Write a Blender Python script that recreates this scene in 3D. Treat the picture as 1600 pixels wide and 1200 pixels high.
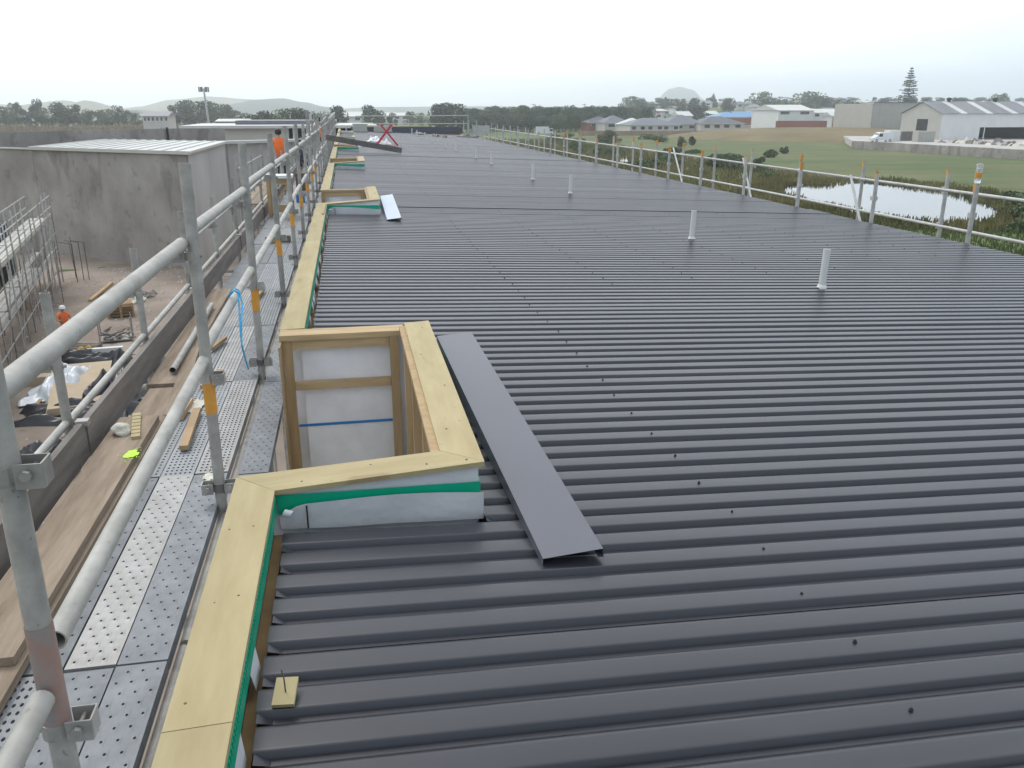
import bpy, bmesh, math, random
from mathutils import Vector, Matrix, noise
random.seed(7)
for o in list(bpy.data.objects): bpy.data.objects.remove(o)
SC = bpy.context.scene
COL = SC.collection
RAD = math.radians

# ------------------------------------------------------------------ camera
# camera stands at the origin; +Y runs along the building, ground lies at z = GZ
GZ = -9.8
F_PX, VPX, VPY = 1300.0, 538.0, 170.0
PITCH = math.atan((600 - VPY) / F_PX)
YAW = math.atan((800 - VPX) * math.cos(PITCH) / F_PX)
cd = bpy.data.cameras.new('camera'); cam = bpy.data.objects.new('camera', cd); COL.objects.link(cam)
cd.sensor_fit = 'HORIZONTAL'; cd.sensor_width = 36.0; cd.lens = 36.0 * F_PX / 1600
cd.clip_start = 0.05; cd.clip_end = 30000
cam.rotation_euler = (math.pi / 2 - PITCH, 0, -YAW)
SC.camera = cam
# ------------------------------------------------------------------ sky and sun
SUN_EL, SUN_AZ = RAD(52), RAD(-28)          # azimuth from +Y towards +X
w = bpy.data.worlds.new('World'); SC.world = w; w.use_nodes = True
nt = w.node_tree; nt.nodes.clear()
out = nt.nodes.new('ShaderNodeOutputWorld'); bg = nt.nodes.new('ShaderNodeBackground')
sky = nt.nodes.new('ShaderNodeTexSky'); sky.sky_type = 'NISHITA'; sky.sun_disc = False
sky.sun_elevation = SUN_EL; sky.sun_rotation = SUN_AZ; sky.dust_density = 3.0
tc = nt.nodes.new('ShaderNodeTexCoord'); nz = nt.nodes.new('ShaderNodeTexNoise')
mp = nt.nodes.new('ShaderNodeMapping'); mp.inputs['Scale'].default_value = (1.0, 1.0, 2.6)
nz.inputs['Scale'].default_value = 1.7; nz.inputs['Detail'].default_value = 5.0; nz.inputs['Roughness'].default_value = 0.5
# overcast: cloud sheet brighter towards the hidden sun, thinning to pale blue away from it
dotn = nt.nodes.new('ShaderNodeVectorMath'); dotn.operation = 'DOT_PRODUCT'
dotn.inputs[1].default_value = (math.sin(SUN_AZ) * math.cos(SUN_EL), math.cos(SUN_AZ) * math.cos(SUN_EL), math.sin(SUN_EL))
nrm = nt.nodes.new('ShaderNodeVectorMath'); nrm.operation = 'NORMALIZE'
nt.links.new(tc.outputs['Generated'], nrm.inputs[0]); nt.links.new(nrm.outputs['Vector'], dotn.inputs[0])
addn = nt.nodes.new('ShaderNodeMath'); addn.operation = 'MULTIPLY_ADD'; addn.inputs[1].default_value = 0.8
nt.links.new(tc.outputs['Generated'], mp.inputs['Vector']); nt.links.new(mp.outputs['Vector'], nz.inputs['Vector'])
nt.links.new(nz.outputs['Fac'], addn.inputs[0]); nt.links.new(dotn.outputs['Value'], addn.inputs[2])
mrg = nt.nodes.new('ShaderNodeMapRange'); mrg.interpolation_type = 'SMOOTHSTEP'
mrg.inputs['From Min'].default_value = 0.45; mrg.inputs['From Max'].default_value = 1.02
nt.links.new(addn.outputs['Value'], mrg.inputs['Value'])
cl = nt.nodes.new('ShaderNodeMixRGB'); cl.inputs['Color1'].default_value = (6.3, 7.3, 8.5, 1); cl.inputs['Color2'].default_value = (10.7, 11.3, 11.9, 1)
nt.links.new(mrg.outputs['Result'], cl.inputs['Fac'])
mx = nt.nodes.new('ShaderNodeMixRGB'); mx.inputs['Fac'].default_value = 0.86
nt.links.new(sky.outputs['Color'], mx.inputs['Color1']); nt.links.new(cl.outputs['Color'], mx.inputs['Color2']); nt.links.new(mx.outputs['Color'], bg.inputs['Color'])
SC.cycles.volume_bounces = 6
bg.inputs['Strength'].default_value = 0.1
nt.links.new(bg.outputs['Background'], out.inputs['Surface'])
sl = bpy.data.lights.new('sun', 'SUN'); sl.energy = 1.0; sl.angle = RAD(18); sl.color = (1.0, 0.96, 0.9)
so = bpy.data.objects.new('sun', sl); COL.objects.link(so)
sd = Vector((math.sin(SUN_AZ) * math.cos(SUN_EL), math.cos(SUN_AZ) * math.cos(SUN_EL), math.sin(SUN_EL)))
so.rotation_euler = sd.to_track_quat('Z', 'Y').to_euler()
so.location = (0, 0, 40)
vs = SC.view_settings
vs.view_transform = 'Standard'; vs.look = 'None'; vs.exposure = 0.56; vs.gamma = 1.0; vs.use_curve_mapping = False

# ------------------------------------------------------------------ helpers
_c, _s = math.cos(YAW), math.sin(YAW)
CF = Vector((_s * math.cos(PITCH), _c * math.cos(PITCH), -math.sin(PITCH)))
CR = Vector((_c, -_s, 0)); CU = CR.cross(CF)
def at(px, py, X=None, Y=None, Z=None):
    """world point on the bearing of a photo position, at a given X, Y or height"""
    r = CF + CR * ((px - 800) / F_PX) + CU * ((600 - py) / F_PX)
    if X is not None: return r * (X / r.x)
    if Y is not None: return r * (Y / r.y)
    return r * (Z / r.z)

def mat(name, col, rough=0.8, var=0.15, scale=3.0, metal=0.0, bump=0.0, bscale=None, spec=0.5, col2=None, stretch=(1, 1, 1), rnd=0.0, detail=6.0, trans=0.0, contrast=0.0, spots=None, rvar=0.0):
    m = bpy.data.materials.new(name); m.use_nodes = True
    n = m.node_tree; b = n.nodes['Principled BSDF']
    b.inputs['Roughness'].default_value = rough; b.inputs['Metallic'].default_value = metal
    b.inputs['Specular IOR Level'].default_value = spec
    t = n.nodes.new('ShaderNodeTexCoord'); mpg = n.nodes.new('ShaderNodeMapping'); mpg.inputs['Scale'].default_value = stretch
    n.links.new(t.outputs['Object'], mpg.inputs['Vector'])
    x = n.nodes.new('ShaderNodeTexNoise'); x.inputs['Scale'].default_value = scale; x.inputs['Detail'].default_value = detail
    x.inputs['Roughness'].default_value = 0.6
    n.links.new(mpg.outputs['Vector'], x.inputs['Vector'])
    r = n.nodes.new('ShaderNodeValToRGB')
    r.color_ramp.elements[0].position = 0.3 + contrast; r.color_ramp.elements[1].position = 0.7 - contrast
    c2 = col2 if col2 else tuple(min(1, c * (1 + var)) for c in col)
    c1 = col if col2 else tuple(c * (1 - var) for c in col)
    r.color_ramp.elements[0].color = (*c1, 1); r.color_ramp.elements[1].color = (*c2, 1)
    n.links.new(x.outputs['Fac'], r.inputs['Fac'])
    last = r.outputs['Color']
    if rnd:
        oi = n.nodes.new('ShaderNodeObjectInfo'); hs = n.nodes.new('ShaderNodeHueSaturation')
        mr = n.nodes.new('ShaderNodeMapRange'); mr.inputs['To Min'].default_value = 1 - rnd; mr.inputs['To Max'].default_value = 1 + rnd
        n.links.new(oi.outputs['Random'], mr.inputs['Value']); n.links.new(mr.outputs['Result'], hs.inputs['Value'])
        n.links.new(last, hs.inputs['Color']); last = hs.outputs['Color']
    for sp in (spots or []):      # (scale, threshold, colour, stretch): stains, splashes, knots, dust with a shape of their own
        mq = n.nodes.new('ShaderNodeMapping'); mq.inputs['Scale'].default_value = sp[3]; mq.inputs['Location'].default_value = (3.1, 7.7, 1.3)
        n.links.new(t.outputs['Object'], mq.inputs['Vector'])
        q = n.nodes.new('ShaderNodeTexNoise'); q.inputs['Scale'].default_value = sp[0]; q.inputs['Detail'].default_value = 3
        n.links.new(mq.outputs['Vector'], q.inputs['Vector'])
        g = n.nodes.new('ShaderNodeMapRange'); g.inputs['From Min'].default_value = sp[1]; g.inputs['From Max'].default_value = sp[1] + .06; g.inputs['To Max'].default_value = sp[4] if len(sp) > 4 else .8
        n.links.new(q.outputs['Fac'], g.inputs['Value'])
        k = n.nodes.new('ShaderNodeMixRGB'); k.inputs['Color2'].default_value = (*sp[2], 1)
        n.links.new(g.outputs['Result'], k.inputs['Fac']); n.links.new(last, k.inputs['Color1']); last = k.outputs['Color']
    if rvar:
        g = n.nodes.new('ShaderNodeMapRange'); g.inputs['To Min'].default_value = rough - rvar; g.inputs['To Max'].default_value = rough + rvar
        n.links.new(x.outputs['Fac'], g.inputs['Value']); n.links.new(g.outputs['Result'], b.inputs['Roughness'])
    n.links.new(last, b.inputs['Base Color'])
    if bump:
        y = n.nodes.new('ShaderNodeTexNoise'); y.inputs['Scale'].default_value = bscale or scale * 6; y.inputs['Detail'].default_value = 8
        n.links.new(mpg.outputs['Vector'], y.inputs['Vector'])
        bp = n.nodes.new('ShaderNodeBump'); bp.inputs['Strength'].default_value = bump; bp.inputs['Distance'].default_value = 0.02
        n.links.new(y.outputs['Fac'], bp.inputs['Height']); n.links.new(bp.outputs['Normal'], b.inputs['Normal'])
    if trans:
        b.inputs['Transmission Weight'].default_value = trans
    return m

class MB:
    def __init__(s): s.v = []; s.f = []
    def add(s, vs, fs):
        k = len(s.v); s.v += [Vector(v) for v in vs]; s.f += [tuple(i + k for i in f) for f in fs]; return s
    def box(s, x0, x1, y0, y1, z0, z1, M=None):
        vs = [Vector((x, y, z)) for z in (z0, z1) for y in (y0, y1) for x in (x0, x1)]
        if M is not None: vs = [M @ v for v in vs]
        return s.add(vs, [(0, 2, 3, 1), (4, 5, 7, 6), (0, 1, 5, 4), (2, 6, 7, 3), (0, 4, 6, 2), (1, 3, 7, 5)])
    def bar(s, p, q, wd, ht, up=(0, 0, 1)):
        p, q = Vector(p), Vector(q); d = (q - p); L = d.length; d.normalize()
        r = d.cross(Vector(up)).normalized(); u = r.cross(d)
        M = Matrix((( r.x, d.x, u.x, p.x), (r.y, d.y, u.y, p.y), (r.z, d.z, u.z, p.z), (0, 0, 0, 1)))
        return s.box(-wd / 2, wd / 2, 0, L, -ht / 2, ht / 2, M)
    def tube(s, p, q, r, n=12, r2=None, hollow=0.0):
        p, q = Vector(p), Vector(q); d = (q - p).normalized(); a = d.orthogonal().normalized(); b = d.cross(a)
        r2 = r if r2 is None else r2
        ring = lambda c, rr: [c + (a * math.cos(2 * math.pi * i / n) + b * math.sin(2 * math.pi * i / n)) * rr for i in range(n)]
        if hollow:
            vs = ring(p, r) + ring(q, r2) + ring(q, r2 - hollow) + ring(p, r - hollow)
            fs = []
            for k in range(4):
                for i in range(n):
                    j = (i + 1) % n; A = k * n; B = ((k + 1) % 4) * n
                    fs.append((A + i, A + j, B + j, B + i))
            return s.add(vs, fs)
        vs = ring(p, r) + ring(q, r2)
        fs = [(i, (i + 1) % n, n + (i + 1) % n, n + i) for i in range(n)] + [tuple(range(n))[::-1], tuple(range(n, 2 * n))]
        return s.add(vs, fs)
    def path(s, pts, r, n=6):
        for a, b in zip(pts, pts[1:]): s.tube(a, b, r, n)
        return s
    def prism(s, poly, z0, z1):
        n = len(poly); vs = [(x, y, z0) for x, y in poly] + [(x, y, z1) for x, y in poly]
        return s.add(vs, [tuple(range(n))[::-1], tuple(range(n, 2 * n))] + [(i, (i + 1) % n, n + (i + 1) % n, n + i) for i in range(n)])
    def lathe(s, c, prof, n=14):
        c = Vector(c); vs = []; fs = []
        for r, z in prof: vs += [c + Vector((r * math.cos(2 * math.pi * i / n), r * math.sin(2 * math.pi * i / n), z)) for i in range(n)]
        m = len(prof)
        for k in range(m - 1):
            for i in range(n): j = (i + 1) % n; fs.append((k * n + i, k * n + j, (k + 1) * n + j, (k + 1) * n + i))
        fs += [tuple(range(n))[::-1], tuple(range((m - 1) * n, m * n))]
        return s.add(vs, fs)
    def mesh(s, name, m, org=Vector((0, 0, 0)), smooth=False):
        me = bpy.data.meshes.new(name); me.from_pydata([v - org for v in s.v], [], s.f); me.update()
        if m: me.materials.append(m)
        if smooth:
            me.shade_smooth() if hasattr(me, 'shade_smooth') else None
            try: me.set_sharp_from_angle(angle=RAD(40))
            except Exception: pass
        return me
    def build(s, name, m, parent=None, smooth=False, org=None):
        """one mesh object; given in world space, stored relative to its parent's (or own) base point"""
        if parent is not None:
            og = wloc(parent)
        else:
            og = Vector(org) if org is not None else base_of(s.v)
        o = bpy.data.objects.new(name, s.mesh(name, m, og, smooth)); COL.objects.link(o)
        if parent is not None: o.parent = parent
        else: o.location = og
        return o
def wloc(o):
    l = o.location.copy()
    while o.parent: o = o.parent; l += o.location
    return l
def base_of(v):
    return Vector((sum(p.x for p in v) / len(v), sum(p.y for p in v) / len(v), min(p.z for p in v)))
def tag(o, label, cat, group=None):
    o['label'] = label; o['category'] = cat
    if group: o['group'] = group
    return o
def thing(name, loc, label, cat, group=None):
    o = bpy.data.objects.new(name, None); COL.objects.link(o); o.location = loc; o.empty_display_size = 0.2
    return tag(o, label, cat, group)
def inst(name, me, loc, parent=None, rot=None, sc=None):
    o = bpy.data.objects.new(name, me); COL.objects.link(o)
    if parent is not None: o.parent = parent; o.location = Vector(loc) - wloc(parent)
    else: o.location = loc
    if rot: o.rotation_euler = rot
    if sc: o.scale = sc
    return o
def copy_tree(o, parent=None):
    c = o.copy(); COL.objects.link(c); c.parent = parent
    for ch in o.children: copy_tree(ch, c)
    return c
def structure(o): o['kind'] = 'structure'; return o
def stuff(o): o['kind'] = 'stuff'; return o

M = {}
M['dirt'] = mat('dirt', (0.172, 0.134, 0.105), 0.95, scale=0.22, col2=(0.324, 0.273, 0.231), bump=0.6, bscale=3.0, spec=0.2, spots=[(.5, .60, (.30, .25, .20), (1, 1, 1), .5), (1.6, .66, (.13, .10, .075), (1, 1, 1), .6)])
M['grass'] = mat('grass', (0.055, 0.085, 0.028), 0.9, scale=0.05, col2=(0.13, 0.15, 0.055), bump=0.5, bscale=2.0, spec=0.2)
M['lawn'] = mat('lawn', (0.061, 0.092, 0.029), 0.9, scale=0.05, col2=(0.131, 0.135, 0.056), bump=0.5, bscale=1.5, spec=0.2, stretch=(1, 2.5, 1), spots=[(.10, .60, (.13, .105, .055), (1, .5, 1), .5), (.5, .64, (.05, .07, .028), (1, 1, 1), .5)])
M['dry'] = mat('dry_grass', (0.13, 0.105, 0.055), 0.95, scale=0.08, col2=(0.21, 0.165, 0.095), bump=0.6, bscale=2.0, spec=0.1)
M['roof'] = mat('roof_steel', (0.0215, 0.0218, 0.029), 0.34, 0.12, scale=1.1, spec=0.5, rnd=0.10, rvar=0.05, spots=[(1.3, .60, (.06, .058, .058), (.4, 1.6, 1), .22)])
M['flash'] = mat('flashing_steel', (0.079, 0.082, 0.099), 0.36, 0.05, scale=1.5, spec=0.5)
M['flash2'] = mat('pale_blue_steel', (0.36, 0.41, 0.50), 0.35, 0.05, scale=1.5, spec=0.5)  # paler, bluer version of the flashing colour
M['under'] = mat('sheet_underside', (0.34, 0.34, 0.33), 0.5, 0.1, scale=4)
M['ply'] = mat('plywood', (0.314, 0.249, 0.122), 0.75, scale=2.2, col2=(0.389, 0.323, 0.175), stretch=(6, 1, 6), rnd=0.06, bump=0.05, bscale=30, spots=[(5, .66, (.20, .135, .06), (1.6, .5, 1), .55), (26, .72, (.16, .10, .05), (1, .5, 1), .7)])
M['plyx'] = mat('plywood_cross', (0.314, 0.249, 0.122), 0.75, scale=2.2, col2=(0.389, 0.323, 0.175), stretch=(1, 6, 6), rnd=0.06, bump=0.05, bscale=30, spots=[(5, .66, (.20, .135, .06), (.5, 1.6, 1), .55), (26, .72, (.16, .10, .05), (.5, 1, 1), .7)])
M['plyedge'] = mat('plywood_edge', (0.26, 0.165, 0.07), 0.85, 0.25, scale=5, stretch=(1, 1, 30))
M['pine'] = mat('framing_pine', (0.286, 0.189, 0.088), 0.8, scale=3, col2=(0.395, 0.285, 0.156), stretch=(8, 8, 1), rnd=0.12)
M['pineh'] = mat('framing_pine_across', (0.319, 0.221, 0.109), 0.8, scale=3, col2=(0.420, 0.313, 0.177), stretch=(1, 8, 8), rnd=0.12)
M['oldwood'] = mat('weathered_plank', (0.160, 0.118, 0.080), 0.9, scale=1.8, col2=(0.291, 0.229, 0.169), stretch=(9, 1, 9), bump=0.25, bscale=12, rnd=0.1)
M['toe'] = mat('grey_toe_board', (0.108, 0.095, 0.081), 0.9, scale=1.6, col2=(0.198, 0.176, 0.158), stretch=(4, 1, 9), bump=0.25, bscale=12, rnd=0.12)
M['wrap'] = mat('building_wrap', (0.583, 0.574, 0.583), 0.45, scale=3.5, col2=(0.738, 0.729, 0.738), bump=0.6, bscale=5, spec=0.5)
M['foil'] = mat('foil_wrap', (0.686, 0.686, 0.686), 0.33, 0.06, scale=5, bump=0.5, bscale=7, metal=0.25)
M['green'] = mat('green_tape', (0.0, 0.32, 0.175), 0.35, 0.08, scale=6)
M['blue'] = mat('blue_tape', (0.015, 0.16, 0.42), 0.4, 0.08, scale=6)
M['galv'] = mat('galvanised_tube', (0.226, 0.217, 0.199), 0.5, scale=9, col2=(0.393, 0.378, 0.347), metal=0.25, bump=0.12, bscale=40, rnd=0.14, spots=[(11, .64, (.42, .40, .36), (1, 1, .5), .6), (38, .67, (.12, .10, .085), (1, 1, 1), .6)])
M['galvw'] = mat('chalky_rail', (0.261, 0.254, 0.228), 0.6, scale=7, col2=(0.413, 0.399, 0.365), metal=0.05, bump=0.12, bscale=40, rnd=0.08, spots=[(9, .62, (.24, .225, .20), (1, .5, 1), .6), (34, .68, (.15, .13, .11), (1, 1, 1), .6)])
M['galvr'] = mat('pale_scaffold_tube', (0.315, 0.315, 0.300), 0.55, scale=8, col2=(0.465, 0.465, 0.450), metal=0.1, rnd=0.1)
M['plank_w'] = mat('bright_steel_plank', (0.207, 0.200, 0.188), 0.5, scale=4, col2=(0.325, 0.324, 0.320), metal=0.25, rnd=0.05, bump=0.1)
M['plank_g'] = mat('grey_steel_plank', (0.103, 0.113, 0.124), 0.6, scale=5, col2=(0.199, 0.211, 0.223), metal=0.15, rnd=0.16, bump=0.15)
M['plank_s'] = mat('slotted_steel_plank', (0.184, 0.194, 0.200), 0.6, scale=4, col2=(0.283, 0.293, 0.304), metal=0.15, rnd=0.16, bump=0.15)
M['dark'] = mat('dark_void', (0.012, 0.012, 0.013), 0.8, 0.1)
M['orange'] = mat('orange_tape', (0.527, 0.230, 0.025), 0.6, scale=14, col2=(0.612, 0.306, 0.051), rnd=0.1)
M['salmon'] = mat('faded_red_paint', (0.27, 0.17, 0.14), 0.7, scale=16, col2=(0.22, 0.215, 0.205), contrast=0.10)
M['pvc'] = mat('white_pvc', (0.595, 0.595, 0.561), 0.4, 0.05, scale=4)
M['rope'] = mat('blue_rope', (0.05, 0.36, 0.62), 0.7, 0.2, scale=40)
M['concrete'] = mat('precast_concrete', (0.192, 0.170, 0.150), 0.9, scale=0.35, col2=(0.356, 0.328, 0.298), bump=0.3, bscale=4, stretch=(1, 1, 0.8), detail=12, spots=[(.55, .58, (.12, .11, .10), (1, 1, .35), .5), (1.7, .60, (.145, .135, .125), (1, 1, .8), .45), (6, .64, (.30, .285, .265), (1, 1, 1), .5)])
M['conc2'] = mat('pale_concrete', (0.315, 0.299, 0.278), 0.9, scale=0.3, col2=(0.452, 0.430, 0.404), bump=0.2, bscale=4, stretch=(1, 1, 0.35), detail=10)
M['cream'] = mat('cream_cladding', (0.448, 0.432, 0.376), 0.7, 0.06, scale=0.5)
M['white'] = mat('white_cladding', (0.634, 0.634, 0.614), 0.6, 0.05, scale=0.4)
M['beige'] = mat('beige_cladding', (0.365, 0.357, 0.315), 0.7, 0.06, scale=0.4)
M['groof'] = mat('grey_iron_roof', (0.13, 0.13, 0.14), 0.5, 0.15, scale=0.6, rnd=0.12)
M['lroof'] = mat('pale_iron_roof', (0.470, 0.470, 0.446), 0.5, 0.06, scale=0.5, rnd=0.05)
M['tile'] = mat('dark_roof_tiles', (0.09, 0.095, 0.11), 0.6, 0.2, scale=1.5, rnd=0.3)
M['rtile'] = mat('brown_roof_tiles', (0.22, 0.12, 0.085), 0.7, 0.2, scale=1.5, rnd=0.2)
M['blueroof'] = mat('blue_wrapped_roof', (0.10, 0.23, 0.40), 0.5, 0.1, scale=1)
M['brick'] = mat('red_brick', (0.26, 0.095, 0.06), 0.85, 0.2, scale=3)
M['hwall'] = mat('house_wall', (0.50, 0.47, 0.42), 0.8, 0.06, scale=0.5, rnd=0.15)
M['glass'] = mat('window_glass', (0.03, 0.035, 0.045), 0.08, 0.1, spec=0.8)
M['fence'] = mat('timber_fence', (0.30, 0.22, 0.15), 0.85, 0.15, scale=1, rnd=0.1)
M['bark'] = mat('bark', (0.09, 0.07, 0.05), 0.9, 0.25, scale=4, bump=0.4)
M['leaf'] = mat('leaves', (0.037, 0.061, 0.024), 0.7, scale=0.35, col2=(0.108, 0.146, 0.055), rnd=0.35, spec=0.3)
M['leafd'] = mat('dark_leaves', (0.023, 0.041, 0.021), 0.7, scale=0.35, col2=(0.063, 0.090, 0.039), rnd=0.3, spec=0.3)
M['reed'] = mat('dry_reeds', (0.16, 0.12, 0.07), 0.9, scale=0.3, col2=(0.30, 0.245, 0.15), spec=0.1)
M['scrub'] = mat('scrub', (0.067, 0.079, 0.029), 0.9, scale=0.15, col2=(0.239, 0.200, 0.086), spec=0.1)
M['water'] = mat('water', (0.02, 0.025, 0.022), 0.04, 0.05, scale=1, spec=0.9, bump=0.02, bscale=3)
M['hill'] = mat('hill_pasture', (0.17, 0.165, 0.10), 0.95, scale=0.006, col2=(0.27, 0.24, 0.16), spec=0.1)
M['hillf'] = mat('hill_forest', (0.050, 0.065, 0.055), 0.95, scale=0.02, col2=(0.085, 0.100, 0.077), spec=0.1)
M['vest'] = mat('orange_vest', (0.80, 0.16, 0.025), 0.7, 0.08, scale=8)
M['skin'] = mat('skin', (0.42, 0.25, 0.17), 0.6, 0.05)
M['navy'] = mat('dark_work_clothes', (0.03, 0.035, 0.05), 0.85, 0.2, scale=8)
M['hat'] = mat('white_helmet', (0.663, 0.663, 0.646), 0.35, 0.03)
M['hair'] = mat('dark_hair', (0.02, 0.016, 0.014), 0.7, 0.2)
M['black'] = mat('black_polythene', (0.018, 0.019, 0.023), 0.35, 0.2, scale=3, bump=0.3, bscale=6)
M['sheetp'] = mat('pale_plastic', (0.52, 0.55, 0.58), 0.35, 0.1, scale=3, bump=0.5, bscale=5)
M['ply2'] = mat('fibreboard_sheet', (0.40, 0.315, 0.215), 0.85, 0.08, scale=2)
M['red'] = mat('red_painted_steel', (0.50, 0.035, 0.06), 0.5, 0.1, scale=6)
M['rust'] = mat('rusty_steel', (0.11, 0.08, 0.062), 0.85, 0.3, scale=8)
M['neon'] = mat('lime_marker_paint', (0.42, 0.80, 0.02), 0.6, 0.12, scale=30)
M['rag'] = mat('dirty_white_rag', (0.52, 0.50, 0.42), 0.9, 0.2, scale=20, bump=0.6, bscale=40)
M['clear'] = mat('clear_plastic', (0.85, 0.88, 0.9), 0.08, 0.02, trans=0.8)
M['yellow'] = mat('yellow_plastic', (0.60, 0.38, 0.03), 0.5, 0.1)
M['timber'] = mat('sawn_timber', (0.36, 0.25, 0.14), 0.85, 0.2, scale=3, rnd=0.2)
M['tyre'] = mat('tyre_rubber', (0.02, 0.02, 0.02), 0.9, 0.1)
M['paintw'] = mat('white_van_paint', (0.612, 0.620, 0.629), 0.3, 0.03)
M['plaster'] = mat('render_panel', (0.42, 0.40, 0.36), 0.85, 0.15, scale=1)
# ------------------------------------------------------------------ large structure: ground
def sheet(name, poly, z, m):
    o = MB().add([(x, y, z) for x, y in poly], [tuple(range(len(poly)))]).build(name, m, org=(0, 0, 0)); return structure(o)
def signed(poly):
    a = sum(p[0] * q[1] - q[0] * p[1] for p, q in zip(poly, poly[1:] + poly[:1])); return poly if a > 0 else poly[::-1]
def grid_sheet(name, x0, x1, y0, y1, nx, ny, zf, m, kind='structure'):
    b = MB(); vs = []
    for j in range(ny + 1):
        for i in range(nx + 1):
            x = x0 + (x1 - x0) * i / nx; y = y0 + (y1 - y0) * j / ny; vs.append((x, y, zf(x, y)))
    fs = [(j * (nx + 1) + i, j * (nx + 1) + i + 1, (j + 1) * (nx + 1) + i + 1, (j + 1) * (nx + 1) + i) for j in range(ny) for i in range(nx)]
    b.add(vs, fs); o = b.build(name, m, org=(0, 0, 0), smooth=True); o['kind'] = kind; return o
sheet('ground', [(-9000, -3000), (9000, -3000), (9000, 9000), (-9000, 9000)], GZ - 0.02, M['grass'])
def yardz(x, y): return GZ + 0.06 + 0.10 * noise.noise(Vector((x * .25, y * .25, 3))) + 0.05 * noise.noise(Vector((x * .9, y * .9, 9)))
grid_sheet('yard_ground', -40, 14, -14, 100, 90, 160, yardz, M['dirt'])
sheet('lawn', signed([(66, 108), (90, 92), (90, 40), (131, 40), (133.5, 150), (128.5, 203), (150, 262), (118, 300), (100, 372), (82, 380), (70, 250)]), GZ + 0.02, M['lawn'])
def moundz(x, y):
    d = ((x - 175) / 62) ** 2 + ((y - 290) / 58) ** 2
    return GZ - 0.3 + 3.6 * max(0, 1 - d) ** 0.7 + 0.25 * noise.noise(Vector((x * .06, y * .06, 0)))
grid_sheet('dry_grass_mound', 112, 238, 228, 350, 50, 50, moundz, M['dry'])
pond = [(-3, 12), (0, 16), (14, 19), (24, 4), (15, -15), (9, -21), (2, -22), (1.5, -17), (0.5, -8), (1.2, 2)]
pb = [(50.5 + x, 89 + y) for x, y in pond]
def smooth_poly(p, it=2):
    for _ in range(it):
        q = []
        for a, b in zip(p, p[1:] + p[:1]):
            q += [(a[0] * .75 + b[0] * .25, a[1] * .75 + b[1] * .25), (a[0] * .25 + b[0] * .75, a[1] * .25 + b[1] * .75)]
        p = q
    return p
pb = [at(px, py, Z=GZ).xy[:] for px, py in ((1226, 288), (1290, 288), (1345, 284), (1420, 292), (1490, 300), (1545, 318), (1566, 332), (1550, 346), (1500, 352), (1440, 350), (1385, 340), (1330, 333), (1290, 326), (1250, 316), (1218, 306))]
POND = smooth_poly(signed([tuple(p) for p in pb]))
sheet('pond_water', POND, GZ + 0.03, M['water'])
p2 = [at(px, py, Z=GZ).xy[:] for px, py in ((968, 250), (978, 246), (984, 250), (976, 257), (968, 255))]
POND2 = smooth_poly(signed([tuple(p) for p in p2]))
sheet('pond_water', POND2, GZ + 0.03, M['water'])
def inpoly(x, y, p):
    r = False
    for (x1, y1), (x2, y2) in zip(p, p[1:] + p[:1]):
        if (y1 > y) != (y2 > y) and x < (x2 - x1) * (y - y1) / (y2 - y1) + x1: r = not r
    return r
# far hills (two ridges of pasture on the left, a forested spur, a far island mount)
def ridge(name, pts, Y, m, depth=500, seed=0):
    b = MB(); n = 60; vs = []; rows = 10
    w = [at(px, py, Y=Y) for px, py in pts]; xs = [p.x for p in w]; zs = [p.z for p in w]
    for j in range(rows + 1):
        t = j / rows; prof = math.sin(math.pi * min(1, t * 1.0)) ** 0.8
        for i in range(n + 1):
            x = xs[0] + (xs[-1] - xs[0]) * i / n
            for k in range(len(xs) - 1):
                if xs[k] <= x <= xs[k + 1] + 1e-6:
                    u = (x - xs[k]) / (xs[k + 1] - xs[k]); u = u * u * (3 - 2 * u); z = zs[k] * (1 - u) + zs[k + 1] * u
            z = GZ - 2 + (z - GZ + 2) * prof * (1 + .10 * noise.noise(Vector((x * .006 + seed, t * 4, seed))))
            vs.append((x, Y + depth * (t - .5), z))
    fs = [(j * (n + 1) + i, j * (n + 1) + i + 1, (j + 1) * (n + 1) + i + 1, (j + 1) * (n + 1) + i) for j in range(rows) for i in range(n)]
    b.add(vs, fs); return structure(b.build(name, m, org=(0, 0, 0), smooth=True))
sheet('dry_field', signed([(-190, 215), (-6, 215), (-12, 470), (-330, 470)]), GZ + .01, M['dry'])
def risez(x, y):
    u = min(1, max(0, (y - 470) / 170)); v = min(1, max(0, (x - 175 - (y - 470) * .12) / 70)); u = u * u * (3 - 2 * u); v = v * v * (3 - 2 * v)
    return GZ - .4 + 11.2 * u * v + .5 * noise.noise(Vector((x * .012, y * .012, 2)))
grid_sheet('town_rise', 170, 1150, 460, 980, 60, 40, risez, M['grass'])
ridge('hill', [(-420, 172), (-200, 150), (-60, 156), (0, 163), (40, 166), (70, 160), (97, 157), (130, 166), (170, 170), (210, 172)], 2000, M['hill'], seed=1)
ridge('hill', [(90, 172), (115, 163), (140, 157), (165, 164), (195, 172)], 1700, M['hill'], 300, seed=2)
ridge('hill', [(180, 172), (230, 166), (275, 156), (330, 151), (380, 154), (430, 160), (500, 168), (560, 171)], 2500, M['hill'], 700, seed=3)
ridge('hill', [(345, 172), (375, 160), (400, 155), (440, 154), (475, 160), (510, 167), (545, 172)], 2100, M['hillf'], 500, seed=4)
ridge('hill', [(500, 171), (600, 167), (760, 166), (900, 168), (1000, 168)], 2700, M['hillf'], 500, seed=6)
ridge('island_mount', [(1022, 170), (1036, 150), (1046, 139), (1062, 136), (1078, 139), (1090, 152), (1104, 170)], 3300, M['hillf'], 300, seed=5)

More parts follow.
